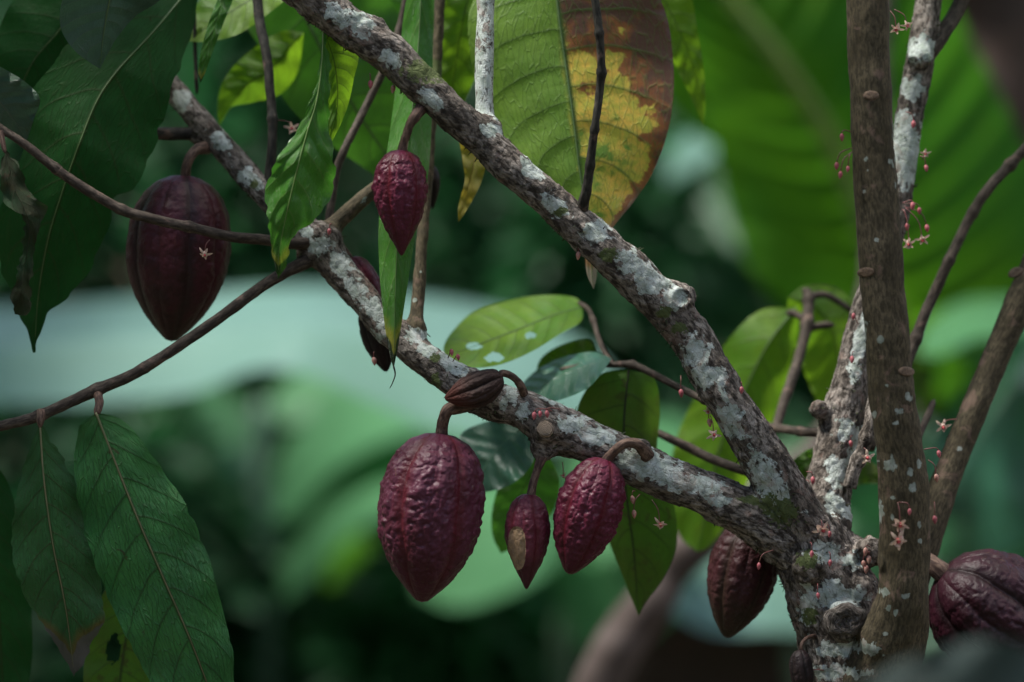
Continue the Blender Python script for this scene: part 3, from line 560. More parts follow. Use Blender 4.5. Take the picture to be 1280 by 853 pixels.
# ---- twigs
TW = [
 ('twig', [(402, 303, 8, 2.955), (370, 304, 7.5, 2.94), (335, 300, 7, 2.93), (290, 297, 6.5, 2.91), (240, 286, 6.5, 2.90), (190, 273, 6.5, 2.89), (150, 262, 6.5, 2.89), (105, 235, 6.5, 2.885), (60, 204, 6, 2.88), (30, 180, 5.5, 2.88), (0, 160, 5, 2.88), (-60, 120, 5, 2.88)], M_twig, 'slender twig crossing in front of the large left pod', [(237, 286, .2), (70, 212, .2), (150, 264, .15)]),
 ('twig', [(385, 325, 10, 2.95), (362, 338, 8, 2.94), (330, 357, 7, 2.93), (290, 387, 7, 2.92), (245, 419, 7, 2.91), (200, 449, 7, 2.905), (160, 472, 7, 2.90), (120, 488, 7.5, 2.90), (80, 506, 7, 2.895), (45, 521, 7, 2.89), (0, 533, 6.5, 2.89), (-60, 545, 6, 2.89)], M_twig, 'slender twig sloping down to the left with two hanging leaves', [(183, 461, .15), (120, 488, .2), (50, 520, .2)]),
 ('twig', [(255, 168, 10, 3.02), (230, 168, 8, 3.015), (205, 168, 8, 3.01), (175, 166, 7, 3.0), (130, 160, 6, 2.99)], M_dark, 'short dark twig half hidden behind the big leaf', []),
 ('twig', [(320, -30, 6.5, 3.02), (322, 21, 6.5, 3.01), (330, 55, 6, 3.0), (335, 82, 6, 2.995), (339, 120, 5.8, 2.99), (341, 150, 5.8, 2.985), (340, 190, 6, 2.98), (338, 225, 7, 2.98), (338, 250, 8, 2.98)], M_dark, 'dark wavy twig rising from the left part of the lower branch', [(341, 150, .25)]),
 ('twig', [(410, 285, 5, 2.99), (418, 222, 5.2, 3.0), (430, 190, 5, 3.0), (447, 155, 5, 3.01), (465, 118, 5, 3.02), (487, 70, 5.5, 3.02), (503, 25, 5.5, 3.03), (515, -30, 5.5, 3.03)], M_twig, 'thin twig slanting up behind the upper branch', []),
 ('twig', [(727, 262, 8, 2.86), (732, 240, 6.5, 2.85), (737, 200, 5.5, 2.84), (744, 152, 5, 2.83), (749, 113, 5, 2.83), (751, 84, 5.2, 2.825), (749, 42, 5, 2.82), (743, 0, 5, 2.82), (735, -50, 5, 2.82)], M_dark, 'dark thin twig in front of the yellow and brown leaf', [(753, 92, .35), (749, 42, .3), (742, 160, .25), (736, 205, .2)]),
 ('twig', [(1085, 560, 9, 3.0), (1112, 500, 8, 3.02), (1143, 430, 7.2, 3.04), (1155, 395, 7, 3.045), (1168, 365, 7, 3.05), (1186, 325, 6.5, 3.05), (1210, 275, 6.5, 3.06), (1232, 240, 6.5, 3.06), (1262, 205, 6.5, 3.07), (1285, 180, 6, 3.07), (1330, 120, 6, 3.08)], M_twig, 'thin curved twig on the right between the two stems', [(1145, 425, .3), (1186, 325, .2), (1262, 205, .35), (1215, 268, .2)]),
 ('twig', [(1150, 80, 12, 3.01), (1165, 62, 10.5, 3.01), (1180, 38, 10, 3.02), (1195, 15, 9.5, 3.03), (1215, -30, 9, 3.04)], M_twig, 'short branch forking off to the top right', []),
 ('twig', [(1062, 610, 9, 2.93), (1068, 585, 8.5, 2.93), (1078, 560, 8, 2.93), (1088, 530, 8, 2.93), (1093, 500, 7, 2.94), (1100, 470, 6, 2.95)], M_bark, 'knobbly pale spur behind the smooth stem', [(1072, 575, .3), (1085, 545, .4)]),
 ('twig', [(1060, 545, 8, 3.0), (1028, 541, 6.2, 3.02), (1000, 540, 6, 3.05), (970, 536, 6, 3.10), (940, 530, 6, 3.12)], M_twig, 'short horizontal twig behind the upper branch', [(1000, 540, .2)]),
 ('twig', [(970, 536, 6, 3.10), (978, 505, 6.5, 3.12), (990, 470, 6.5, 3.14), (1000, 440, 6.5, 3.16), (1008, 405, 7, 3.18), (1010, 370, 6.5, 3.20), (1003, 362, 5, 3.2)], M_twig, 'pale out-of-focus twig with stubby side shoots', [(1008, 405, .3), (1010, 374, .3)]),
 ('twig', [(1008, 400, 5, 3.18), (995, 393, 4.5, 3.19), (982, 391, 4.5, 3.19)], M_twig, None, []),
 ('twig', [(1008, 412, 5, 3.18), (1025, 408, 5, 3.18), (1044, 407, 4, 3.18)], M_twig, None, []),
 ('twig', [(1010, 372, 5, 3.2), (1030, 368, 4.5, 3.2), (1052, 380, 4, 3.2), (1068, 392, 4, 3.2)], M_twig, None, []),
 ('twig', [(985, 610, 7, 2.99), (935, 590, 6, 3.0), (900, 577, 6, 3.02), (870, 564, 6, 3.04), (840, 550, 5.5, 3.05), (818, 539, 4.5, 3.06)], M_twig, 'broken twig end behind the fork', []),
 ('twig', [(925, 520, 7, 2.93), (880, 499, 5, 2.96), (850, 486, 4.5, 2.98), (815, 468, 4.5, 3.0), (788, 456, 4.5, 3.02), (765, 456, 4, 3.03), (740, 455, 3.5, 3.04), (700, 462, 3, 3.05)], M_twig, 'thin twig reaching left from the upper branch', [(788, 456, .4), (880, 499, .2)]),
 ('twig', [(766, 456, 3, 3.04), (750, 430, 3.4, 3.06), (742, 405, 3.4, 3.08), (735, 388, 3.2, 3.09), (722, 378, 3, 3.1)], M_twig, None, [(742, 402, .4)]),
 ('twig', [(1120, 590, 5, 2.96), (1140, 560, 4.5, 2.99), (1158, 525, 4.5, 3.02), (1168, 500, 4, 3.04)], M_twig, None, []),
 ('twig', [(243, 20, 2.4, 3.05), (244, 60, 2.4, 3.05), (246, 118, 2.4, 3.05)], M_dark, None, []),
]
for nm, pts, mt, lb, nd in TW: twig(nm, pts, mt, tree, lb, nodes=nd, seg=18 if pts[0][2] > 7 else 14)

# ---- petioles + leaves of the tree
def petiole(pts, parent=tree): twig('petiole', pts, M_stalk, parent, seg=10, rough=.08)
T = tree
leaf('leaf', [(50, 530, 2.885), (55, 600, 2.875), (66, 680, 2.87), (82, 760, 2.875), (93, 845, 2.885)], [(36, 560), (22, 610), (15, 655), (17, 700), (33, 748), (60, 792), (80, 825)], [(62, 548), (85, 585), (104, 630), (115, 680), (124, 730), (131, 772), (118, 800), (104, 828)], 'bluetip', T, 'hanging leaf with a dry grey-brown tip, lower left', 2.88, .02, .035, .0, .007, 4, rib=M_vein, rr=3, jag=2.5, pucker=.0045)
petiole([(52, 514, 6, 2.89), (51, 524, 5.5, 2.885), (50, 536, 4, 2.885)])
leaf('leaf', [(120, 516, 2.87), (143, 575, 2.865), (172, 648, 2.86), (203, 720, 2.86), (238, 800, 2.865), (272, 890, 2.88), (285, 930, 2.9)], [(100, 535), (94, 590), (105, 660), (124, 722), (148, 775), (172, 825), (205, 880), (245, 920)], [(152, 524), (180, 556), (214, 602), (240, 648), (262, 702), (276, 755), (289, 800), (293, 850), (294, 900)], 'blue', T, 'large blue-green leaf hanging in the lower left, facing forward', 2.87, .03, .015, 0, .006, 5, rib=M_vein, rr=3.4, pucker=.0055, jag=2)
petiole([(122, 492, 6, 2.90), (124, 503, 5.5, 2.88), (120, 520, 5, 2.87)])
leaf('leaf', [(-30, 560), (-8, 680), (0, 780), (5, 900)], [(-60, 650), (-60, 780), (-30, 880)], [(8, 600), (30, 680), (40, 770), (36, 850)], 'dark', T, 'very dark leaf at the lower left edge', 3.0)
leaf('leaf', [(170, 700), (160, 780), (150, 850), (150, 930)], [(130, 740), (110, 800), (105, 860), (125, 910)], [(200, 740), (225, 800), (225, 860), (190, 910)], 'olive', T, 'shadowy olive leaf with a dark hole behind the two lower left leaves', 3.0, holes=[(142, 812, 9, 18)])
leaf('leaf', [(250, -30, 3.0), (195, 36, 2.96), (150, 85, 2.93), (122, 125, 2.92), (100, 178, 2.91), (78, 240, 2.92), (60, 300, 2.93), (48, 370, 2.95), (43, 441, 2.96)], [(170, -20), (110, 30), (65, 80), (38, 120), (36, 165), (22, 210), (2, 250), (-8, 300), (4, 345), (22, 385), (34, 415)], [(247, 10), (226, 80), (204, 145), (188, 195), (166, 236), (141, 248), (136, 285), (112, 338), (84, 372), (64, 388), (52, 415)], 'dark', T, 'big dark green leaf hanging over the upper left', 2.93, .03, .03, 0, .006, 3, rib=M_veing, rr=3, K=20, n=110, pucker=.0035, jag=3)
leaf('leaf', [(120, -40, 3.03), (80, 30, 3.02), (40, 80, 3.02), (10, 150, 3.03)], [(60, -40), (10, 10), (-10, 80)], [(120, 20), (95, 70), (60, 110), (30, 140)], 'dark', T, 'shaded dark leaf in the top left corner', 3.02, .02, .03, rib=M_veing)  # extra leaf, added with a dark colour to fill the black corner
leaf('leaf', [(160, -60, 2.86), (140, -10, 2.86), (130, 40, 2.87), (125, 86, 2.88)], [(100, -40), (78, 0), (76, 35), (92, 62), (112, 78)], [(215, -30), (200, 0), (170, 20), (148, 45), (136, 65)], 'grey', T, 'leaf with a grey sheen at the top left, tip pointing down', 2.87, -.02, .03, 0, .004, 2, rib=M_veing)
leaf('leaf', [(-50, 70, 2.9), (-15, 110, 2.9), (10, 140, 2.9), (34, 175, 2.91)], [(-50, 120), (-20, 160), (10, 172)], [(-20, 75), (12, 90), (38, 108), (50, 125), (42, 150)], 'grey', T, 'grey-green leaf tip at the left edge', 2.9, .03, -.02)
leaf('leaf', [(6, 188, 2.87), (18, 235, 2.86), (34, 270, 2.85), (36, 300, 2.86), (30, 335, 2.865), (26, 365, 2.86), (18, 393, 2.87)], [(0, 215), (8, 255), (30, 275), (28, 305), (22, 340), (14, 372)], [(22, 205), (36, 240), (54, 254), (58, 262), (46, 300), (40, 335), (38, 380), (34, 394)], 'curl', T, 'small shrivelled curled leaf at the left edge', 2.86, .012, .018, -.012, .006, 5, jag=3)
petiole([(2, 160, 4, 2.88), (3, 175, 3.5, 2.875), (7, 192, 3, 2.87)])
leaf('leaf', [(404, 34, 2.84), (402, 80, 2.835), (396, 125, 2.83), (384, 165, 2.825), (373, 205, 2.82), (362, 250, 2.82), (353, 292, 2.83), (348, 322, 2.84), (349, 348, 2.85)], [(401, 55), (396, 100), (384, 132), (370, 165), (349, 195), (335, 228), (332, 255), (336, 290), (339, 318), (343, 335)], [(412, 80), (412, 120), (411, 158), (417, 195), (417, 222), (409, 253), (392, 277), (372, 290), (363, 308), (357, 330)], 'fresh', T, 'bright green leaf with a blackened tip hanging in front of the branch junction', 2.83, .012, .022, 0, .009, 4, rib=simple('midrib_light', (.16, .24, .07), (.12, .2, .05), 80), rr=2.2, pucker=.0045, K=20, n=120, jag=2.5)
leaf('leaf', [(403, 34, 2.85), (418, 80, 2.86), (422, 130, 2.87), (412, 182, 2.87)], [(405, 80), (410, 130), (411, 160)], [(446, 62), (442, 100), (435, 132), (424, 160)], 'yell', T, 'pale backlit half of a hanging leaf beside the bright green leaf', 2.86, .0, .02, 0, .003, 3)
leaf('leaf', [(528, -50, 2.97), (524, 40, 2.96), (515, 140, 2.93), (505, 220, 2.90), (497, 300, 2.875), (494, 370, 2.865), (493, 430, 2.86), (492, 462, 2.86)], [(508, 0), (498, 80), (488, 160), (478, 230), (473, 290), (475, 350), (480, 400), (486, 438)], [(541, -20), (541, 60), (540, 140), (535, 220), (522, 280), (512, 340), (505, 385), (498, 430)], 'fresh', T, 'long narrow green leaf hanging behind the small purple pod', 2.88, .02, .02, 0, .002, 4, rib=M_veing, rr=1.6, veins=14, pucker=.0012)
twig('leaf_tail', [(492, 458, 1.2, 2.86), (494, 468, .9, 2.86), (491, 478, .7, 2.86), (487, 486, .5, 2.86)], M_dark, T, seg=6, step=.001)
leaf('leaf', [(690, -60, 2.98), (697, 10, 2.975), (706, 75, 2.97), (716, 145, 2.96), (724, 210, 2.955), (733, 270, 2.95), (738, 320, 2.95), (742, 362, 2.95)], [(625, -40), (588, 10), (588, 70), (604, 135), (640, 188), (680, 228), (712, 262), (728, 300), (733, 340)], [(790, -50), (830, 10), (842, 85), (838, 150), (820, 208), (794, 250), (768, 282), (749, 312), (746, 345)], 'autumn', T, 'large leaf half green and half yellow with brown blotches, behind the upper branch', 2.96, .01, .02, .01, .005, 3, rib=M_veing, rr=3.4, K=24, n=130, pucker=.0022)
leaf('leaf', [(600, 130, 3.0), (595, 190, 2.99), (585, 235, 2.98), (573, 278, 2.98)], [(575, 160), (578, 200), (581, 225), (573, 258)], [(615, 170), (608, 205), (600, 232), (584, 262)], 'gold', T, 'small yellow leaf tip hanging below the upper branch', 2.99)
leaf('leaf', [(340, -60, 3.12), (390, 40, 3.12), (440, 130, 3.13), (480, 190, 3.14), (512, 232, 3.14)], [(300, 10), (332, 70), (352, 120), (392, 165), (440, 200), (480, 226)], [(450, -40), (500, 20), (525, 80), (530, 140), (524, 190)], 'mid', T, 'broad green leaf behind the upper branch, top centre', 3.12, .02, .02, 0, .005, 3, rib=M_veing)
leaf('leaf', [(380, 40, 3.1), (340, 85, 3.1), (305, 110, 3.1), (274, 158, 3.12)], [(350, 40), (305, 70), (280, 100), (272, 130)], [(372, 90), (350, 118), (318, 128), (288, 135)], 'yell', T, 'backlit yellow-green leaf behind the wavy twig', 3.1, 0, .03)
leaf('leaf', [(380, -40, 3.05), (330, -10, 3.05), (280, 20, 3.05), (232, 52, 3.05)], [(340, -60), (280, -30), (240, 15)], [(360, -5), (338, 15), (300, 42), (262, 52)], 'yell', T, 'yellow-green leaf at the top edge left of the wavy twig', 3.05, .03, -.02)
leaf('leaf', [(286, -30, 2.96), (272, 20, 2.955), (260, 60, 2.95), (250, 105, 2.95)], [(276, -10), (262, 25), (251, 65), (248, 90)], [(292, -5), (279, 30), (267, 62), (256, 92)], 'fresh', T, 'narrow small green leaf hanging at the top left', 2.95, .0, .0, .004)
leaf('leaf', [(600, -60, 3.08), (580, 20, 3.08), (570, 80, 3.09), (560, 160, 3.1)], [(560, -40), (548, 20), (545, 80), (548, 130)], [(635, -40), (620, 20), (600, 80), (580, 130)], 'yell', T, 'yellow-green leaf behind the pale side branch', 3.08)
leaf('leaf', [(640, -60, 3.2), (560, 20, 3.2), (500, 60, 3.2), (430, 150, 3.2)], [(560, -60), (480, -10), (440, 60), (420, 110)], [(620, 40), (560, 100), (520, 130), (470, 150)], 'mid', T, 'wide mid green leaf furthest back at the top centre', 3.2)
leaf('leaf', [(820, -20, 3.1), (850, 40, 3.1), (868, 90, 3.11), (879, 160, 3.12)], [(825, 30), (838, 70), (858, 110), (872, 140)], [(860, -10), (872, 40), (880, 90), (882, 130)], 'yell', T, 'narrow yellow-green leaf to the right of the brown blotched leaf', 3.1)
leaf('leaf', [(728, 384, 3.12), (690, 395, 3.10), (640, 415, 3.08), (595, 432, 3.06), (556, 446, 3.05)], [(718, 372), (680, 369), (635, 376), (592, 390), (566, 414), (555, 432)], [(726, 402), (700, 418), (664, 440), (625, 456), (590, 460), (568, 455)], 'yell', T, 'green leaf with three small holes above the lower branch', 3.08, .07, -.05, 0, .004, 3, rib=M_veing, holes=[(593, 433, 10, 4.5), (618, 447, 11, 6), (663, 419, 8, 4)], K=26, n=140)
leaf('leaf', [(786, 462, 3.02), (780, 530, 3.02), (782, 610, 3.03), (792, 690, 3.05), (798, 770, 3.06)], [(748, 470), (722, 510), (722, 560), (738, 620), (762, 680), (784, 735)], [(818, 474), (825, 515), (822, 570), (842, 628), (846, 680), (830, 722), (808, 752)], 'olive', T, 'olive green spotted leaf hanging behind the lower branch', 3.03, .02, .02, 0, .004, 3, rib=M_dark)
leaf('leaf', [(670, 520, 3.06), (640, 545, 3.06), (612, 575, 3.06), (592, 615, 3.07)], [(640, 520), (600, 530), (575, 545), (578, 580)], [(672, 545), (665, 580), (640, 605), (610, 615)], 'teal', T, 'blue-green leaf just right of the biggest hanging pod', 3.06, .03, -.03)
leaf('leaf', [(680, 560, 3.1), (660, 600, 3.1), (640, 640, 3.11), (626, 692, 3.12)], [(650, 570), (625, 605), (615, 640), (616, 670)], [(700, 600), (690, 640), (665, 665), (640, 685)], 'mid', T, 'green leaf behind the small scarred pod', 3.1)
leaf('leaf', [(765, 448, 3.02), (730, 458, 3.03), (695, 472, 3.04), (648, 500, 3.05)], [(740, 440), (700, 448), (668, 465), (650, 485)], [(755, 462), (735, 485), (700, 500), (670, 505)], 'teal', T, 'blue-green glossy leaf above the sawn stub', 3.03, .05, -.05)
leaf('leaf', [(745, 440, 3.12), (715, 445, 3.12), (690, 455, 3.12), (668, 480, 3.12)], [(735, 425), (700, 432), (675, 450)], [(745, 452), (720, 465), (690, 478)], 'olive', T, 'small browned olive leaf above the blue-green leaf', 3.12)
leaf('leaf', [(995, 385, 3.22), (960, 430, 3.22), (930, 490, 3.23), (900, 560, 3.24), (872, 690, 3.26)], [(950, 388), (908, 428), (872, 490), (845, 550), (835, 620), (850, 670)], [(998, 410), (988, 460), (968, 520), (945, 580), (915, 640), (890, 680)], 'yell', T, 'broad yellow-green leaf behind the fork of the branches', 3.23, .03, .03, rib=M_veing, rr=3)
leaf('leaf', [(985, 372, 3.24), (1020, 385, 3.25), (1045, 430, 3.26), (1050, 530, 3.28)], [(1010, 356), (1050, 362), (1078, 400), (1085, 460), (1070, 510)], [(985, 400), (1000, 450), (1020, 500), (1035, 525)], 'yell', T, 'yellow-green leaf with a brown rim behind the middle branch', 3.25, .02, .02)
leaf('leaf', [(1040, 560, 3.1), (1010, 575, 3.1), (990, 590, 3.1), (975, 612, 3.1)], [(1015, 560), (992, 575), (978, 595)], [(1030, 580), (1010, 600), (990, 612)], 'olive', T, None, 3.1)
leaf('leaf', [(1010, 640, 3.15), (1045, 590, 3.15), (1080, 590, 3.15), (1120, 620, 3.15)], [(1020, 600), (1050, 575), (1090, 578)], [(1030, 640), (1060, 612), (1095, 605)], 'olive', T, None, 3.18)

# unseen leaf clusters added above the view to shade its left and right
def shading_leaves(n, xr, yr, zr, name='shading_crown', sc=1.):
    v, f, uv = [], [], []
    for i in range(n):
        p = np.array([rng.uniform(*xr), rng.uniform(*yr), rng.uniform(*zr)]); a = rng.uniform(0, 6.28); dr_ = np.array([math.cos(a), math.sin(a), rng.uniform(-.9, .0)]); dr_ /= np.linalg.norm(dr_)
        pp = np.cross(dr_, [0, 0, 1.]); pp /= np.linalg.norm(pp); pp = pp+rng.normal(size=3)*.3; L = rng.uniform(.2, .36)*sc; b_ = len(v)
        for k, (t, w) in enumerate(((0, .02), (.15, .12), (.4, .18), (.7, .14), (.9, .05), (1, .004))):
            q = p+dr_*L*t-np.array([0, 0, 1])*L*.3*t*t; v += [q-pp*L*w, q-np.array([0, 0, .012]), q+pp*L*w]; uv += [(t, 0), (t, .5), (t, 1)]
        for k in range(5): f += [[b_+k*3, b_+k*3+1, b_+k*3+4, b_+k*3+3], [b_+k*3+1, b_+k*3+2, b_+k*3+5, b_+k*3+4]]
    o = link(name, v, f, G['mid'], tree, uv=uv); return o
shading_leaves(150, (-2.3, -.76), (2.4, 3.4), (2.0, 2.5)); shading_leaves(50, (-.02, 1.4), (2.3, 3.5), (2.0, 2.6))

# ---- flowers and buds (small things growing straight from the bark)
def ell(c, ax, L, R, seg=10, n=9, open_=0.):
    ax = ax/np.linalg.norm(ax); t = np.linspace(0, 1, n); r = R*np.sin(np.pi*t**.8)**.8*(1-.15*t); cc = c+ax*(t*L)[:, None]
    th = np.linspace(0, 2*math.pi, seg, endpoint=False); U = np.cross(ax, [.1, 1, .2]); U /= np.linalg.norm(U); V_ = np.cross(ax, U)
    rr = r[:, None]*(1+.10*np.cos(5*th)[None, :])
    v = (cc[:, None]+rr[..., None]*(np.cos(th)[None, :, None]*U+np.sin(th)[None, :, None]*V_)).reshape(-1, 3)
    f = [[i*seg+j, i*seg+(j+1) % seg, (i+1)*seg+(j+1) % seg, (i+1)*seg+j] for i in range(n-1) for j in range(seg)]
    return v, f
def pedicel(a, b, r, parent):
    m_ = (a+b)/2+np.array([(b[0]-a[0])*.25, -.002, .002]); q = cr(np.array([a, m_, b]), 12); v, f, _ = ring_mesh(q, np.full(12, r), 6); link('pedicel', v, f, M_pedi, parent)
def root_pt(x, y, d):
    return P(x, y, d)
def bud(x, y, sx, sy, d, size=5., mat=None, label=None, ang=0.):
    e = P(x, y, d); a = P(sx, sy, d+.003); L = size*1.9*d/F; ax = np.array([math.sin(ang)*.6+random.uniform(-.15, .15), random.uniform(-.3, .1), -1])
    v, f = ell(e-np.array([0, 0, -L*.5]), ax, L, size*.52*d/F)
    o = link('flower_bud', v, f, mat or M_bud, tree); pedicel(a, e+np.array([0, 0, L*.5]), .00055, o)
    if label: o['label'] = label
    return o
def flower(x, y, sx, sy, d, size=9., label=None, face=(0, -1, -.3), red=True):
    c = P(x, y, d); R = size*d/F; n = np.array(face, float); n /= np.linalg.norm(n); U = np.cross(n, [0, 0, 1.]); U /= np.linalg.norm(U); V_ = np.cross(n, U); v = []; f = []
    ro = random.random()*1.2
    for k in range(5):
        for (ln, wd, o0, up) in ((1., .15, 0, .15), (.6, .24, .63, .75)):
            a = ro+o0+k*2*math.pi/5+random.uniform(-.12, .12); dr_ = U*math.cos(a)+V_*math.sin(a); pp = np.cross(n, dr_); b = len(v); lv = random.uniform(.7, 1.15); bk = random.uniform(-.35, .7)
            for t_, w_ in ((.08, .5), (.3, 1.), (.6, 1.1), (.85, .7), (1., .12)):
                q = c+dr_*R*ln*t_*(1-.35*up*t_)*lv+n*R*(up*math.sin(t_*2.3)*.55-bk*t_*t_); v += [q-pp*R*wd*w_, q+n*R*.05, q+pp*R*wd*w_]
            for i in range(4):
                for j in range(2): f.append([b+i*3+j, b+i*3+j+1, b+i*3+j+4, b+i*3+j+3])
    o = link('flower', v, f, M_petal, tree)
    vv, ff = ell(c-n*R*.15, n, R*.75, R*.24, 8, 7); link('flower_centre', vv, ff, M_centre if red else M_petal, o)
    pedicel(P(sx, sy, d+.004), c-n*R*.1, .0005, o)
    if label: o['label'] = label
BD = [(1052, 172, 1064, 165, 2.80), (1046, 208, 1065, 185, 2.80), (1051, 219, 1065, 190, 2.79), (1060, 212, 1065, 190, 2.79), (1142, 156, 1132, 140, 2.96), (1157, 211, 1150, 195, 2.97), (1149, 264, 1130, 255, 2.97), (1158, 286, 1130, 258, 2.97), (1134, 284, 1128, 262, 2.96), (1141, 258, 1128, 254, 2.96),
 (1067, 396, 1072, 405, 2.955), (1065, 450, 1068, 440, 2.95), (927, 488, 926, 478, 2.85), (851, 492, 851, 470, 2.93), (1173, 568, 1155, 562, 2.90), (1168, 650, 1168, 628, 2.95), (1016, 601, 1008, 590, 2.92), (1012, 612, 1006, 600, 2.90), (1037, 668, 1030, 655, 2.87), (1015, 693, 1013, 678, 2.85), (1038, 704, 1036, 690, 2.85), (1022, 745, 1022, 730, 2.85), (1137, 640, 1124, 628, 2.79), (949, 708, 966, 688, 2.86), (463, 106, 462, 92, 2.84), (412, 290, 415, 280, 2.93), (564, 441, 560, 448, 2.89), (572, 447, 566, 452, 2.885), (675, 518, 690, 514, 2.845), (683, 518, 700, 512, 2.845), (668, 520, 688, 512, 2.845), (1063, 555, 1066, 545, 2.94), (1012, 847, 1030, 838, 2.87)]
for q in BD: bud(*q, size=random.uniform(4.8, 6.2))
for q in [(1170, 598, 1160, 575, 2.88), (790, 625, 794, 614, 2.87), (792, 643, 800, 618, 2.87), (1083, 712, 1086, 700, 2.86), (1086, 700, 1088, 690, 2.86), (492, 112, 492, 100, 2.86), (723, 320, 724, 312, 2.86), (886, 529, 884, 516, 2.88), (1079, 706, 1086, 690, 2.86), (467, 452, 468, 440, 2.93), (1082, 690, 1088, 684, 2.86)]: bud(*q, size=6.2, mat=M_budpale)
for q in [(1136, 304, 1130, 262, 2.955, 10), (1153, 299, 1132, 260, 2.955, 10), (1157, 192, 1152, 200, 2.97, 7), (1120, 36, 1113, 14, 2.90, 10), (1134, 32, 1118, 12, 2.91, 8), (885, 514, 882, 500, 2.88, 7), (892, 544, 888, 520, 2.87, 10), (1179, 533, 1196, 524, 2.95, 11), (1084, 572, 1080, 560, 2.90, 11), (1028, 662, 1026, 650, 2.86, 13), (1125, 655, 1122, 628, 2.785, 13), (1123, 675, 1125, 658, 2.785, 14), (825, 655, 815, 625, 2.86, 10), (256, 318, 262, 300, 2.88, 9), (365, 160, 345, 150, 2.99, 10)]:
    flower(*q[:5], size=q[5]*1.05, face=(random.uniform(-.3, .3), -1, random.uniform(-.9, .0)))
flower(704, 594, 703, 578, 2.87, 6, face=(0, -.3, -1))

# ================================================================== PODS
pod((551, 541), (527, 753), 131, 2.875, 'egg', 'main', 'largest dark maroon pod hanging at the centre below the lower branch', [(592, 502, 10, 2.885), (575, 508, 9, 2.872), (562, 513, 8.5, 2.868), (556, 524, 7.5, 2.87), (553, 536, 7.5, 2.875), (552, 548, 8.5, 2.875)], rot=.35, furrow=.8, bend=-.03)
pod((661, 617), (658, 737), 57, 2.875, 'spindle', 'scar', 'small dark red pod with a tan scraped patch on its side', [(684, 560, 8, 2.88), (676, 575, 6, 2.875), (670, 590, 5, 2.875), (665, 605, 5, 2.875), (662, 622, 6, 2.875)], rot=.1, furrow=1.1, wart=1.2, scar=(646, 686, 11, 27), res=(170, 200))
pod((756, 573), (711, 718), 83, 2.86, 'long', 'rose', 'wine-red wrinkled pod hanging right of the scarred one', [(808, 570, 10, 2.872), (800, 557, 7, 2.86), (787, 553, 6.2, 2.853), (774, 559, 6, 2.853), (763, 570, 6, 2.858), (756, 580, 7, 2.86)], rot=.2, furrow=1., wart=1.4, res=(200, 230))
pod((499, 187), (502, 320), 68, 2.845, 'spindle', 'rose', 'small bright wine-red pod hanging from the upper branch', [(528, 134, 8, 2.85), (521, 144, 7, 2.838), (513, 156, 6, 2.838), (508, 170, 5.5, 2.84), (504, 182, 5.5, 2.843), (502, 194, 7, 2.845)], rot=.5, furrow=.8, wart=1.6, res=(190, 220))
pod((232, 219), (214, 427), 130, 2.985, 'egg', 'left', 'large smooth dusky pod on the left behind a twig', [(262, 184, 9, 3.02), (248, 187, 6.8, 2.99), (239, 196, 6, 2.98), (234, 209, 6, 2.98), (232, 224, 7, 2.985)], rot=.0, furrow=.75, wart=.4)
pod((945, 648), (908, 797), 86, 2.97, 'long', 'low', 'dark red-brown pod hanging below the fork, its top hidden by the branch', [(955, 640, 10, 2.93), (950, 645, 9, 2.95), (945, 655, 9, 2.97)], rot=.3, furrow=.9, wart=.9, res=(180, 210))
pod((1176, 716), (1340, 842), 150, 2.93, 'egg', 'right', 'big plum-coloured pod half out of frame at the lower right', [(1130, 690, 14, 2.95), (1155, 700, 12, 2.94), (1168, 710, 12, 2.93), (1182, 722, 14, 2.93)], rot=.15, furrow=1.3, wart=.7, res=(220, 240))
pod((438, 322), (478, 402), 42, 2.975, 'spindle', 'rose', 'small red pod peeking out behind the lower branch', [(408, 298, 7, 2.945), (420, 302, 5, 2.955), (430, 312, 4.5, 2.965), (439, 326, 5, 2.975)], rot=.2, furrow=1., res=(110, 130))
pod((462, 372), (483, 465), 42, 2.965, 'long', 'black', 'blackened pod hanging below the branch behind the narrow leaf', None, rot=.2, furrow=1., res=(110, 130))
pod((629, 472), (556, 499), 42, 2.855, 'long', 'dead', 'dried shrivelled brown pod lying on the lower branch', [(655, 492, 6, 2.88), (650, 480, 5, 2.87), (641, 471, 4.5, 2.862), (630, 467, 4.5, 2.856), (624, 470, 5, 2.855)], rot=.8, furrow=1.9, wart=1.2, shrivel=.10, res=(130, 180), bend=.12)
pod((536, 205), (541, 262), 26, 3.03, 'spindle', 'black', 'tiny dark pod half hidden behind the small wine-red pod', [(538, 170, 4, 3.0), (538, 190, 3.5, 3.02), (536, 209, 4, 3.03)], res=(70, 80))
pod((1000, 812), (1004, 872), 30, 2.87, 'long', 'black', 'tiny blackened pod at the bottom edge beside the trunk', [(1020, 795, 3, 2.89), (1010, 797, 2.4, 2.88), (1002, 805, 2.4, 2.87), (1001, 816, 3, 2.87)], res=(90, 100), shrivel=.1)

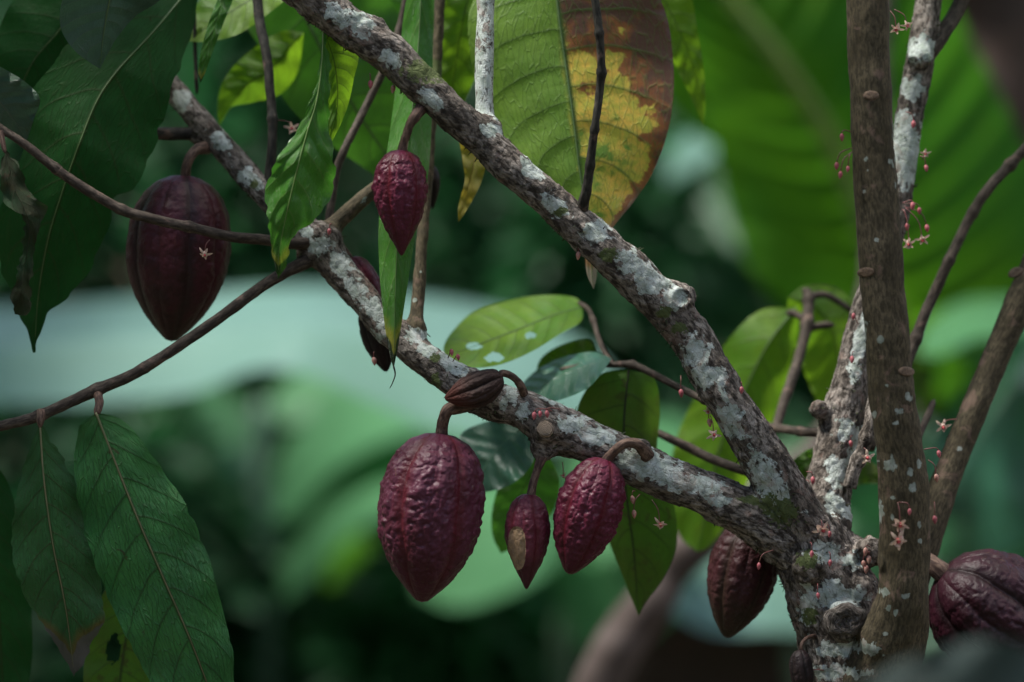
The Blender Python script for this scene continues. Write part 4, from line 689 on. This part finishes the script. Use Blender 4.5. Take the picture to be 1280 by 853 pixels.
# ================================================================== SETTING
# ground: one sheet, with banks added all round to hide the horizon and dim low skylight
nr, na = 90, 128; rr_ = np.r_[0, np.geomspace(.5, 400, nr-1)]; an = np.linspace(0, 2*math.pi, na, endpoint=False)
RR, AA = np.meshgrid(rr_, an, indexing='ij'); gx, gyy = RR*np.cos(AA), RR*np.sin(AA)+3
gz = 8.*sst(10, 21, RR)+.06*fbm(np.stack([gx, gyy, gx*0], -1).reshape(-1, 3)*.7, 4).reshape(RR.shape)*sst(2, 5, RR)+1.2*fbm(np.stack([gx, gyy, gx*0], -1).reshape(-1, 3)*.15, 3).reshape(RR.shape)*sst(9, 16, RR)
v = np.stack([gx, gyy, gz], -1).reshape(-1, 3); f = [[i*na+j, i*na+(j+1) % na, (i+1)*na+(j+1) % na, (i+1)*na+j] for i in range(nr-1) for j in range(na)]
f = [q[::-1] for q in f]
m = N('forest_floor'); pos = m.n('TexCoord').outputs['Object']
c = m.mix(m.mr(m.noise(pos, 2., 5, .6), .4, .6), (.035, .022, .014), (.07, .05, .035)); c = m.mix(m.mr(m.noise(pos, .5, 5, .6), .45, .6), c, (.02, .06, .028)); c = m.mix(m.mr(m.vor(pos, 9.), .1, .5), (.09, .06, .035), c)
tag(link('ground', v, f, m.done(m.bsdf(c, .9, m.bump(m.noise(pos, 8, 5), .05)))), kind='structure')

# broad-leaved plants behind (each a thing with its leaves and stem)
def bd(x): return 2.9+(x-2.9)*2.15
def plant(name, loc, label, cat, group, stem=None, leaves=(), smat=None, fill=None, fm=None):
    k_ = bd(loc[1])/loc[1]; loc = (loc[0]*k_, bd(loc[1]), 0)
    if stem: stem = [(a[0], a[1], a[2], bd(a[3])) for a in stem]; y_ = 426.5+H*F/stem[0][3]; stem = [(stem[0][0], y_, *stem[0][2:])]+[a for a in stem[1:] if a[1] < y_-40]
    leaves = [([(*a[:2], bd(a[2])) for a in L_[0]], L_[1], L_[2], L_[3], {**L_[4], 'd': bd(L_[4]['d']), 'dl': L_[4].get('dl', 0)*1.9, 'dr': L_[4].get('dr', 0)*1.9}) for L_ in leaves]
    r = thing(name, loc, label, cat, group)
    if fill:
        fx, fy, fw, fh, fn, fd = fill; mats = fm or ['bgreen', 'bdark', 'bdark', 'mid', 'bgreen', 'teal']
        for i in range(fn):
            x, y = fx+rng.uniform(-fw, fw), fy+rng.uniform(-fh, fh); L = rng.uniform(60, 170); a = rng.uniform(-.5, 3.6); w_ = L*rng.uniform(.16, .32); ux, uy = math.cos(a), math.sin(a)
            dd = bd(fd)+rng.uniform(-.8, .9); tip = np.array([x+ux*L, y+uy*L]); mid_ = np.array([x+ux*L*.5, y+uy*L*.5-12]); pr = np.array([-uy, ux])*w_
            leaf('leaf', [(x, y, dd), (*mid_, dd-.05), (*tip, dd-.02)], [tuple(np.array([x, y])*.75+tip*.25+pr*.85), tuple(mid_+pr), tuple(np.array([x, y])*.25+tip*.75+pr*.6)], [tuple(np.array([x, y])*.75+tip*.25-pr*.85), tuple(mid_-pr), tuple(np.array([x, y])*.25+tip*.75-pr*.6)], mats[i % len(mats)], r, d=dd, n=16, K=4, dl=rng.uniform(-.12, .12), dr=rng.uniform(-.12, .12), wave=.01)
    if stem: twig('stem', stem, smat or M_bgstem, r, seg=16, step=.03)
    for L_ in leaves: leaf('leaf', *L_[:3], L_[3], r, L_[5] if len(L_) > 5 else None, **L_[4])
    return r
M_bgstem = simple('green_stalk', (.17, .27, .20), (.10, .18, .12), 20)
M_bgtrunk = simple('smooth_trunk', (.045, .028, .022), (.085, .062, .055), 12, .8)
def gnd(x, d): return (P(x, 0, d)[0], d, 0)
def yg(d): return 426.5+H*F/d
b = dict(n=50, K=10, pucker=.002, wave=.03, wf=1.5)
# bright banana plant upper right
plant('banana_plant', gnd(1180, 4.6), 'banana plant with a huge bright green leaf filling the upper right', 'banana plant', None,
 [(1210, yg(4.6), 60, 4.7), (1200, 1200, 50, 4.7), (1190, 800, 40, 4.7), (1165, 520, 14, 4.62)],
 [([(1165, 520, 4.6), (1110, 370, 4.5), (1050, 200, 4.45), (985, 90, 4.4), (915, 0, 4.4), (820, -120, 4.4)], [(1080, 470), (1000, 400), (940, 340), (905, 240), (880, 130), (840, 30), (800, -60)], [(1290, 500), (1340, 330), (1330, 140), (1240, -60), (1100, -160), (920, -170)], 'banana', dict(d=4.5, dl=.10, dr=.10, n=150, K=16, pucker=.035, veins=17, wave=.05, wf=2.)),
  ([(1270, -150, 4.3), (1270, -50, 4.3), (1280, 80, 4.3), (1300, 220, 4.3)], [(1180, -60), (1200, 20), (1245, 110)], [(1380, -50), (1370, 60), (1340, 150)], 'brown', dict(d=4.3, **b)),
  ([(960, 120, 4.9), (900, 60, 4.9), (850, -20, 4.9), (790, -120, 4.9)], [(900, 180), (850, 150), (810, 80), (770, -20)], [(1010, 60), (960, -40), (880, -130)], 'banana', dict(d=4.9, **b))])
M_bananarib = simple('banana_midrib', (.16, .22, .03), (.12, .2, .03), 10)
q = skel([(1165, 520, 13, bd(4.56)), (1110, 370, 12, bd(4.46)), (1050, 200, 11, bd(4.41)), (985, 90, 10, bd(4.37)), (915, 0, 9, bd(4.36)), (820, -120, 7, bd(4.36))], .02); v, f, _ = ring_mesh(q[:, :3], q[:, 3], 10)
lf = [o for o in COL.objects if o.name.startswith('leaf') and o.parent and o.parent.name == 'banana_plant'][0]; link('midrib', v, f, M_bananarib, lf)
# the arching leaf across the left, pale with painted sky sheen
plant('banana_plant', gnd(-260, 4.9), 'banana plant whose long pale leaf arches across the left behind the pods', 'banana plant', None,
 [(-300, yg(4.9), 60, 4.9), (-290, 900, 45, 4.9), (-200, 480, 16, 4.85)],
 [([(-200, 440, 5.0), (0, 430, 4.9), (200, 418, 4.8), (380, 405, 4.7), (520, 430, 4.7), (640, 470, 4.7), (800, 520, 4.75)], [(-150, 370), (0, 385), (150, 375), (300, 362), (400, 358), (520, 370), (650, 395), (740, 440)], [(-150, 520), (0, 505), (120, 505), (240, 492), (320, 462), (390, 470), (470, 505), (560, 540), (700, 560)], 'bananateal', dict(d=4.8, dl=.45, dr=-.15, **b))])
# soft green plants under it
plant('broadleaf_plant', gnd(440, 5.8), 'broad-leaved plant with pale upright stalk in the soft background at centre left', 'plant', 'broad-leaved plants in the background',
 [(335, yg(5.8), 16, 5.8), (335, 1100, 15, 5.8), (335, 800, 15, 5.8), (330, 620, 14, 5.8), (325, 500, 12, 5.8)],
 [([(335, 640, 5.8), (400, 540, 5.7), (490, 500, 5.6), (640, 560, 5.6)], [(350, 570), (410, 490), (510, 465), (600, 510)], [(360, 650), (430, 580), (510, 545), (590, 560)], 'bgreen', dict(d=5.7, dl=.2, dr=-.2, **b)),
  ([(335, 760, 5.8), (400, 650, 5.6), (480, 590, 5.5), (590, 620, 5.5)], [(350, 690), (410, 610), (500, 560)], [(370, 740), (440, 670), (520, 630)], 'bgreen', dict(d=5.6, dl=.2, dr=-.2, **b)),
  ([(330, 560, 5.9), (300, 520, 5.9), (270, 500, 5.9), (240, 480, 5.9)], [(310, 520), (280, 480), (250, 470)], [(310, 560), (270, 550), (245, 520)], 'bgreen', dict(d=5.9, dl=.1, dr=-.1, **b)),
  ([(335, 520, 5.9), (380, 490, 5.9), (440, 480, 5.9), (520, 520, 5.9)], [(350, 480), (400, 460), (470, 470)], [(360, 530), (430, 530), (480, 540)], 'bgreen', dict(d=5.9, dl=.1, dr=-.1, **b))], fill=(370, 640, 190, 160, 40, 6.2))
plant('broadleaf_plant', gnd(700, 5.4), 'broad-leaved plant glowing soft green behind the hanging pods', 'plant', 'broad-leaved plants in the background',
 [(700, yg(5.4), 16, 5.6), (700, 1100, 15, 5.6), (705, 800, 12, 5.5), (715, 660, 8, 5.4)],
 [([(715, 660, 5.4), (650, 640, 5.3), (590, 670, 5.3), (520, 740, 5.3)], [(680, 620), (610, 600), (550, 660)], [(700, 700), (640, 740), (570, 760)], 'bgreen', dict(d=5.3, dl=.2, dr=-.25, **b)),
  ([(715, 660, 5.4), (760, 700, 5.3), (790, 770, 5.3), (800, 840, 5.3)], [(690, 700), (700, 770), (750, 830)], [(800, 680), (840, 750), (830, 820)], 'bgreen', dict(d=5.3, dl=.2, dr=.0, **b)),
  ([(715, 640, 5.5), (740, 590, 5.5), (800, 560, 5.5), (880, 560, 5.5)], [(710, 590), (760, 530), (840, 520)], [(740, 640), (800, 620), (850, 600)], 'bgreen', dict(d=5.5, dl=.2, dr=-.2, **b))], fill=(690, 640, 170, 110, 24, 6.0))
plant('broadleaf_plant', gnd(1000, 5.0), 'broad-leaved plant with a pale leaf beneath the fork of the tree', 'plant', 'broad-leaved plants in the background',
 [(1010, yg(5.0), 16, 5.2), (1000, 1100, 13, 5.1), (990, 800, 9, 5.0)],
 [([(1060, 760, 5.0), (990, 740, 4.95), (920, 730, 4.9), (830, 760, 4.9)], [(1020, 690), (950, 660), (880, 690)], [(1040, 790), (960, 790), (890, 790)], 'bananateal', dict(d=4.9, dl=.35, dr=-.15, **b)),
  ([(1060, 900, 5.1), (960, 850, 5.1), (860, 830, 5.1), (760, 860, 5.1)], [(1050, 820), (950, 775), (840, 775)], [(1000, 960), (900, 930), (820, 900)], 'brown', dict(d=5.1, **b)),
  ([(1000, 800, 5.0), (1040, 700, 5.1), (1080, 600, 5.2), (1110, 520, 5.2)], [(990, 700), (1020, 600), (1070, 530)], [(1090, 760), (1130, 660), (1140, 570)], 'bgreen', dict(d=5.1, dl=.1, dr=.1, **b))], fill=(990, 600, 110, 90, 14, 5.6))
plant('broadleaf_plant', gnd(1240, 4.4), 'blue-green broad-leaved plant at the right edge behind the leaning stem', 'plant', 'broad-leaved plants in the background',
 [(1260, yg(4.4), 18, 4.6), (1250, 1100, 15, 4.6), (1240, 800, 10, 4.5), (1235, 640, 8, 4.4)],
 [([(1290, 385, 4.3), (1230, 388, 4.25), (1180, 408, 4.2), (1145, 440, 4.2)], [(1260, 372), (1200, 378), (1160, 405)], [(1280, 415), (1220, 425), (1175, 445)], 'bgreen', dict(d=4.2, dl=.2, dr=-.1, **b)),
  ([(1320, 400, 4.5), (1270, 470, 4.4), (1220, 540, 4.4), (1170, 640, 4.4)], [(1260, 400), (1200, 460), (1160, 550)], [(1310, 520), (1270, 600), (1210, 650)], 'teal', dict(d=4.4, dl=.2, dr=.0, **b)),
  ([(1235, 700, 4.4), (1260, 620, 4.3), (1290, 560, 4.3), (1340, 500, 4.3)], [(1220, 620), (1250, 550), (1290, 500)], [(1280, 680), (1320, 620), (1340, 560)], 'teal', dict(d=4.3, dl=.1, dr=-.1, **b)),
  ([(1235, 720, 4.5), (1210, 660, 4.5), (1180, 640, 4.5), (1130, 660, 4.5)], [(1230, 660), (1190, 610), (1150, 620)], [(1210, 720), (1180, 700), (1150, 690)], 'bdark', dict(d=4.5, dl=.1, dr=-.1, **b)),
  ([(1240, 700, 4.6), (1290, 690, 4.6), (1330, 640, 4.6), (1380, 600, 4.6)], [(1260, 650), (1310, 600), (1350, 580)], [(1270, 740), (1320, 720), (1370, 660)], 'bgreen', dict(d=4.6, dl=.1, dr=-.1, **b))], fill=(1210, 540, 90, 130, 26, 4.9), fm=['bgreen', 'mid', 'teal', 'bgreen', 'bananateal', 'bdark'])
plant('banana_plant', gnd(880, 6.2), 'banana leaf tip painted with pale sky sheen between the blotched leaf and the bright banana leaf', 'banana plant', None,  # the tip's brightness is sheen put into its leaf colour
 [(800, yg(6.2), 30, 6.3), (800, 900, 25, 6.3), (810, 500, 12, 6.2), (830, 260, 8, 6.2)],
 [([(835, 230, 5.6), (870, 190, 5.5), (910, 160, 5.5), (960, 140, 5.5)], [(835, 200), (865, 165), (910, 145)], [(860, 215), (900, 190), (940, 165)], 'bananateal', dict(d=5.5, dl=.15, dr=-.15, **b)),
  ([(820, 300, 6.2), (850, 250, 6.2), (890, 220, 6.2), (950, 260, 6.2)], [(820, 240), (860, 205), (910, 200)], [(850, 300), (890, 300), (930, 310)], 'bdark', dict(d=6.2, dl=.1, dr=-.1, **b))])
# slanting smooth trunk
t_ = thing('slanting_tree', (P(700, 0, 4.6)[0], 4.6, 0), 'slanting smooth brown tree out of focus behind the fork', 'tree')
twig('trunk', [(560, yg(4.6)+10, 45, 4.6), (640, 1150, 38, 4.6), (720, 930, 34, 4.6), (775, 810, 31, 4.6), (830, 725, 28, 4.6), (890, 665, 26, 4.6), (960, 610, 22, 4.65), (1050, 530, 18, 4.7), (1092, 360, 16, 4.8), (1098, 100, 14, 4.9), (1103, -150, 12, 5.)], M_bgtrunk, t_, seg=24, step=.02)
# dim leafy shrubs in front of the added far bank
def shrub(x, d, y0, y1, wpx, n, mat, size, label):
    c0 = P(x, y1, d); c1 = P(x, y0, d); cx = c0[0]; zt = c1[2]; W = wpx*d/F/2; v = []; f = []; uv = []
    for i in range(n):
        a = rng.random()*6.28; rr = math.sqrt(rng.random()); z = rng.random()**.8*zt; prof = math.sqrt(max(.05, 1-(z/zt)**3)); cl = .75+.35*math.sin(a*3+z*5)
        p = np.array([cx+math.cos(a)*rr*W*prof*cl, d+math.sin(a)*rr*W*prof*.6, z]); dr_ = np.array([math.cos(a), math.sin(a), rng.uniform(-1., .6)])+rng.normal(size=3)*.5; dr_ /= np.linalg.norm(dr_)
        s = size*rng.uniform(.5, 1.3); pp = np.cross(dr_, rng.normal(size=3)); pp /= np.linalg.norm(pp); nn = np.cross(dr_, pp); b_ = len(v)
        for k, (t, w) in enumerate(((0, .03), (.3, .2), (.6, .2), (1, .01))):
            q = p+dr_*s*t-np.array([0, 0, 1])*s*.25*t*t; v += [q-pp*s*w, q+nn*s*.05, q+pp*s*w]; uv += [(t, 0), (t, .5), (t, 1)]
        for k in range(3): f += [[b_+k*3, b_+k*3+1, b_+k*3+4, b_+k*3+3], [b_+k*3+1, b_+k*3+2, b_+k*3+5, b_+k*3+4]]
    r = thing('shrub', (cx, d, 0), label, 'shrub', 'dim shrubs behind the plants'); link('foliage', v, f, G[mat], r, uv=uv)
    q = np.array([[cx, d, 0, .03], [cx+.02, d, zt*.4, .02], [cx-.02, d, zt*.8, .008]]); q = cr(q, 12); vv, ff, bb = ring_mesh(q[:, :3], q[:, 3], 10); link('stem', vv, ff, M_dark, r, {'bc': bb, 'lich': np.zeros(len(vv)), 'moss': np.zeros(len(vv))})
SH = [(60, 8.6, -60, 1500, 420, 'dim shrub behind the large upper left leaf'), (330, 8.0, -40, 1500, 420, 'dim shrub behind the left part of the lower branch'), (620, 8.8, -80, 1500, 460, 'dark green shrub behind the small wine-red pod'), (760, 7.4, 180, 1500, 330, 'lower green shrub beneath the blotched leaf'),
      (930, 8.4, -60, 1500, 430, 'dim shrub behind the bright banana leaf'), (1220, 8.2, -60, 1500, 460, 'dim shrub in the far right background'), (170, 7.0, 560, 1500, 320, 'low dark shrub behind the two hanging lower left leaves'), (560, 6.8, 740, 1500, 420, 'low dark shrub beneath the biggest pod'),
      (-420, 8.4, -60, 1500, 520, 'shrub beyond the left edge of the view'), (-950, 8.8, -100, 1500, 560, 'shrub far beyond the left edge of the view'), (1750, 8.4, -60, 1500, 520, 'shrub beyond the right edge of the view'), (2250, 8.8, -100, 1500, 560, 'shrub far beyond the right edge of the view')]
for i, (x, dd, y0, y1, w, lb) in enumerate(SH): shrub(x, dd+2.2, y0, y1, w, 1500, 'bdark' if i != 3 else 'bdark', .22, lb)
# two unseen trees added outside the frame; their leaves shade the far plants
for (x_, y_, lb, xr) in ((-3.4, 7.2, 'unseen tree added beyond the left edge to shade the background', (-4.0, -2.45)), (2.9, 7.6, 'unseen tree added beyond the right edge to shade the background', (.2, 2.1))):
    r = thing('added_shade_tree', (x_, y_, 0), lb, 'tree'); q = cr(np.array([[x_, y_, 0, .12], [x_+.1, y_, 2.5, .09], [x_-.05+(.6 if x_ < 0 else -.8), y_, 4.2, .05]]), 30); v, f, bb = ring_mesh(q[:, :3], q[:, 3], 14); link('trunk', v, f, M_bgtrunk, r)
    o = shading_leaves(170, xr, (4.8, 9.), (3.5, 4.6), 'shading_crown', 2.2); put(o, r)
# dark leaf close to the lens, lower right
nt_ = thing('broadleaf_plant', (P(1300, 0, 1.9)[0], 1.9, 0), 'very near dark leaf blurred across the lower right corner', 'plant')
twig('stem', [(1420, 426.5+H*F/1.9, 14, 1.9), (1400, 1500, 12, 1.9), (1340, 1000, 8, 1.9)], M_bgstem, nt_, seg=12, step=.02)
leaf('leaf', [(1340, 1000, 1.9), (1280, 900, 1.9), (1180, 860, 1.9), (1040, 880, 1.92)], [(1340, 860), (1260, 800), (1160, 815), (1080, 850)], [(1300, 1000), (1200, 960), (1100, 920)], 'near', nt_, None, 1.9, n=40, K=8)

# ================================================================== LIGHT, SKY, CAMERA
SUN_EL, SUN_AZ = math.radians(62), math.radians(-82)
w = bpy.data.worlds.new('World'); S.world = w; w.use_nodes = True; nt = w.node_tree; nt.nodes.clear()
sky = nt.nodes.new('ShaderNodeTexSky'); sky.sky_type = 'NISHITA'; sky.sun_disc = False; sky.sun_elevation = SUN_EL; sky.sun_rotation = math.radians(180)+SUN_AZ; sky.dust_density = 2.5; sky.air_density = 1.2
bg = nt.nodes.new('ShaderNodeBackground'); bg.inputs[1].default_value = .085; wo = nt.nodes.new('ShaderNodeOutputWorld')
nt.links.new(sky.outputs[0], bg.inputs[0]); nt.links.new(bg.outputs[0], wo.inputs[0])
sl = bpy.data.lights.new('sun', 'SUN'); sl.energy = 3.4; sl.angle = math.radians(11); sl.color = (1, .97, .90)
so = bpy.data.objects.new('sun', sl); COL.objects.link(so)
# light comes from the camera's side, high and from the left
dirv = Vector((math.sin(SUN_AZ)*math.cos(SUN_EL), -math.cos(SUN_AZ)*math.cos(SUN_EL), math.sin(SUN_EL)))
so.rotation_euler = dirv.to_track_quat('Z', 'Y').to_euler(); so.location = (0, 0, 6)
cam = bpy.data.cameras.new('camera'); cam.lens = 100; cam.sensor_width = 36; cam.clip_end = 2000; cam.clip_start = .05
cam.dof.use_dof = True; cam.dof.focus_distance = 2.87; cam.dof.aperture_fstop = 1.7; cam.dof.aperture_blades = 7
co = bpy.data.objects.new('camera', cam); COL.objects.link(co); co.location = (0, 0, H); co.rotation_euler = (math.pi/2, 0, 0); S.camera = co
S.view_settings.view_transform = 'Standard'; S.view_settings.look = 'None'; S.view_settings.exposure = 1.25; S.view_settings.gamma = 1
S.cycles.max_bounces = 6; S.cycles.diffuse_bounces = 3; S.cycles.glossy_bounces = 2; S.cycles.transmission_bounces = 3; S.cycles.transparent_max_bounces = 4
S.cycles.use_denoising = True; S.cycles.sample_clamp_indirect = 4
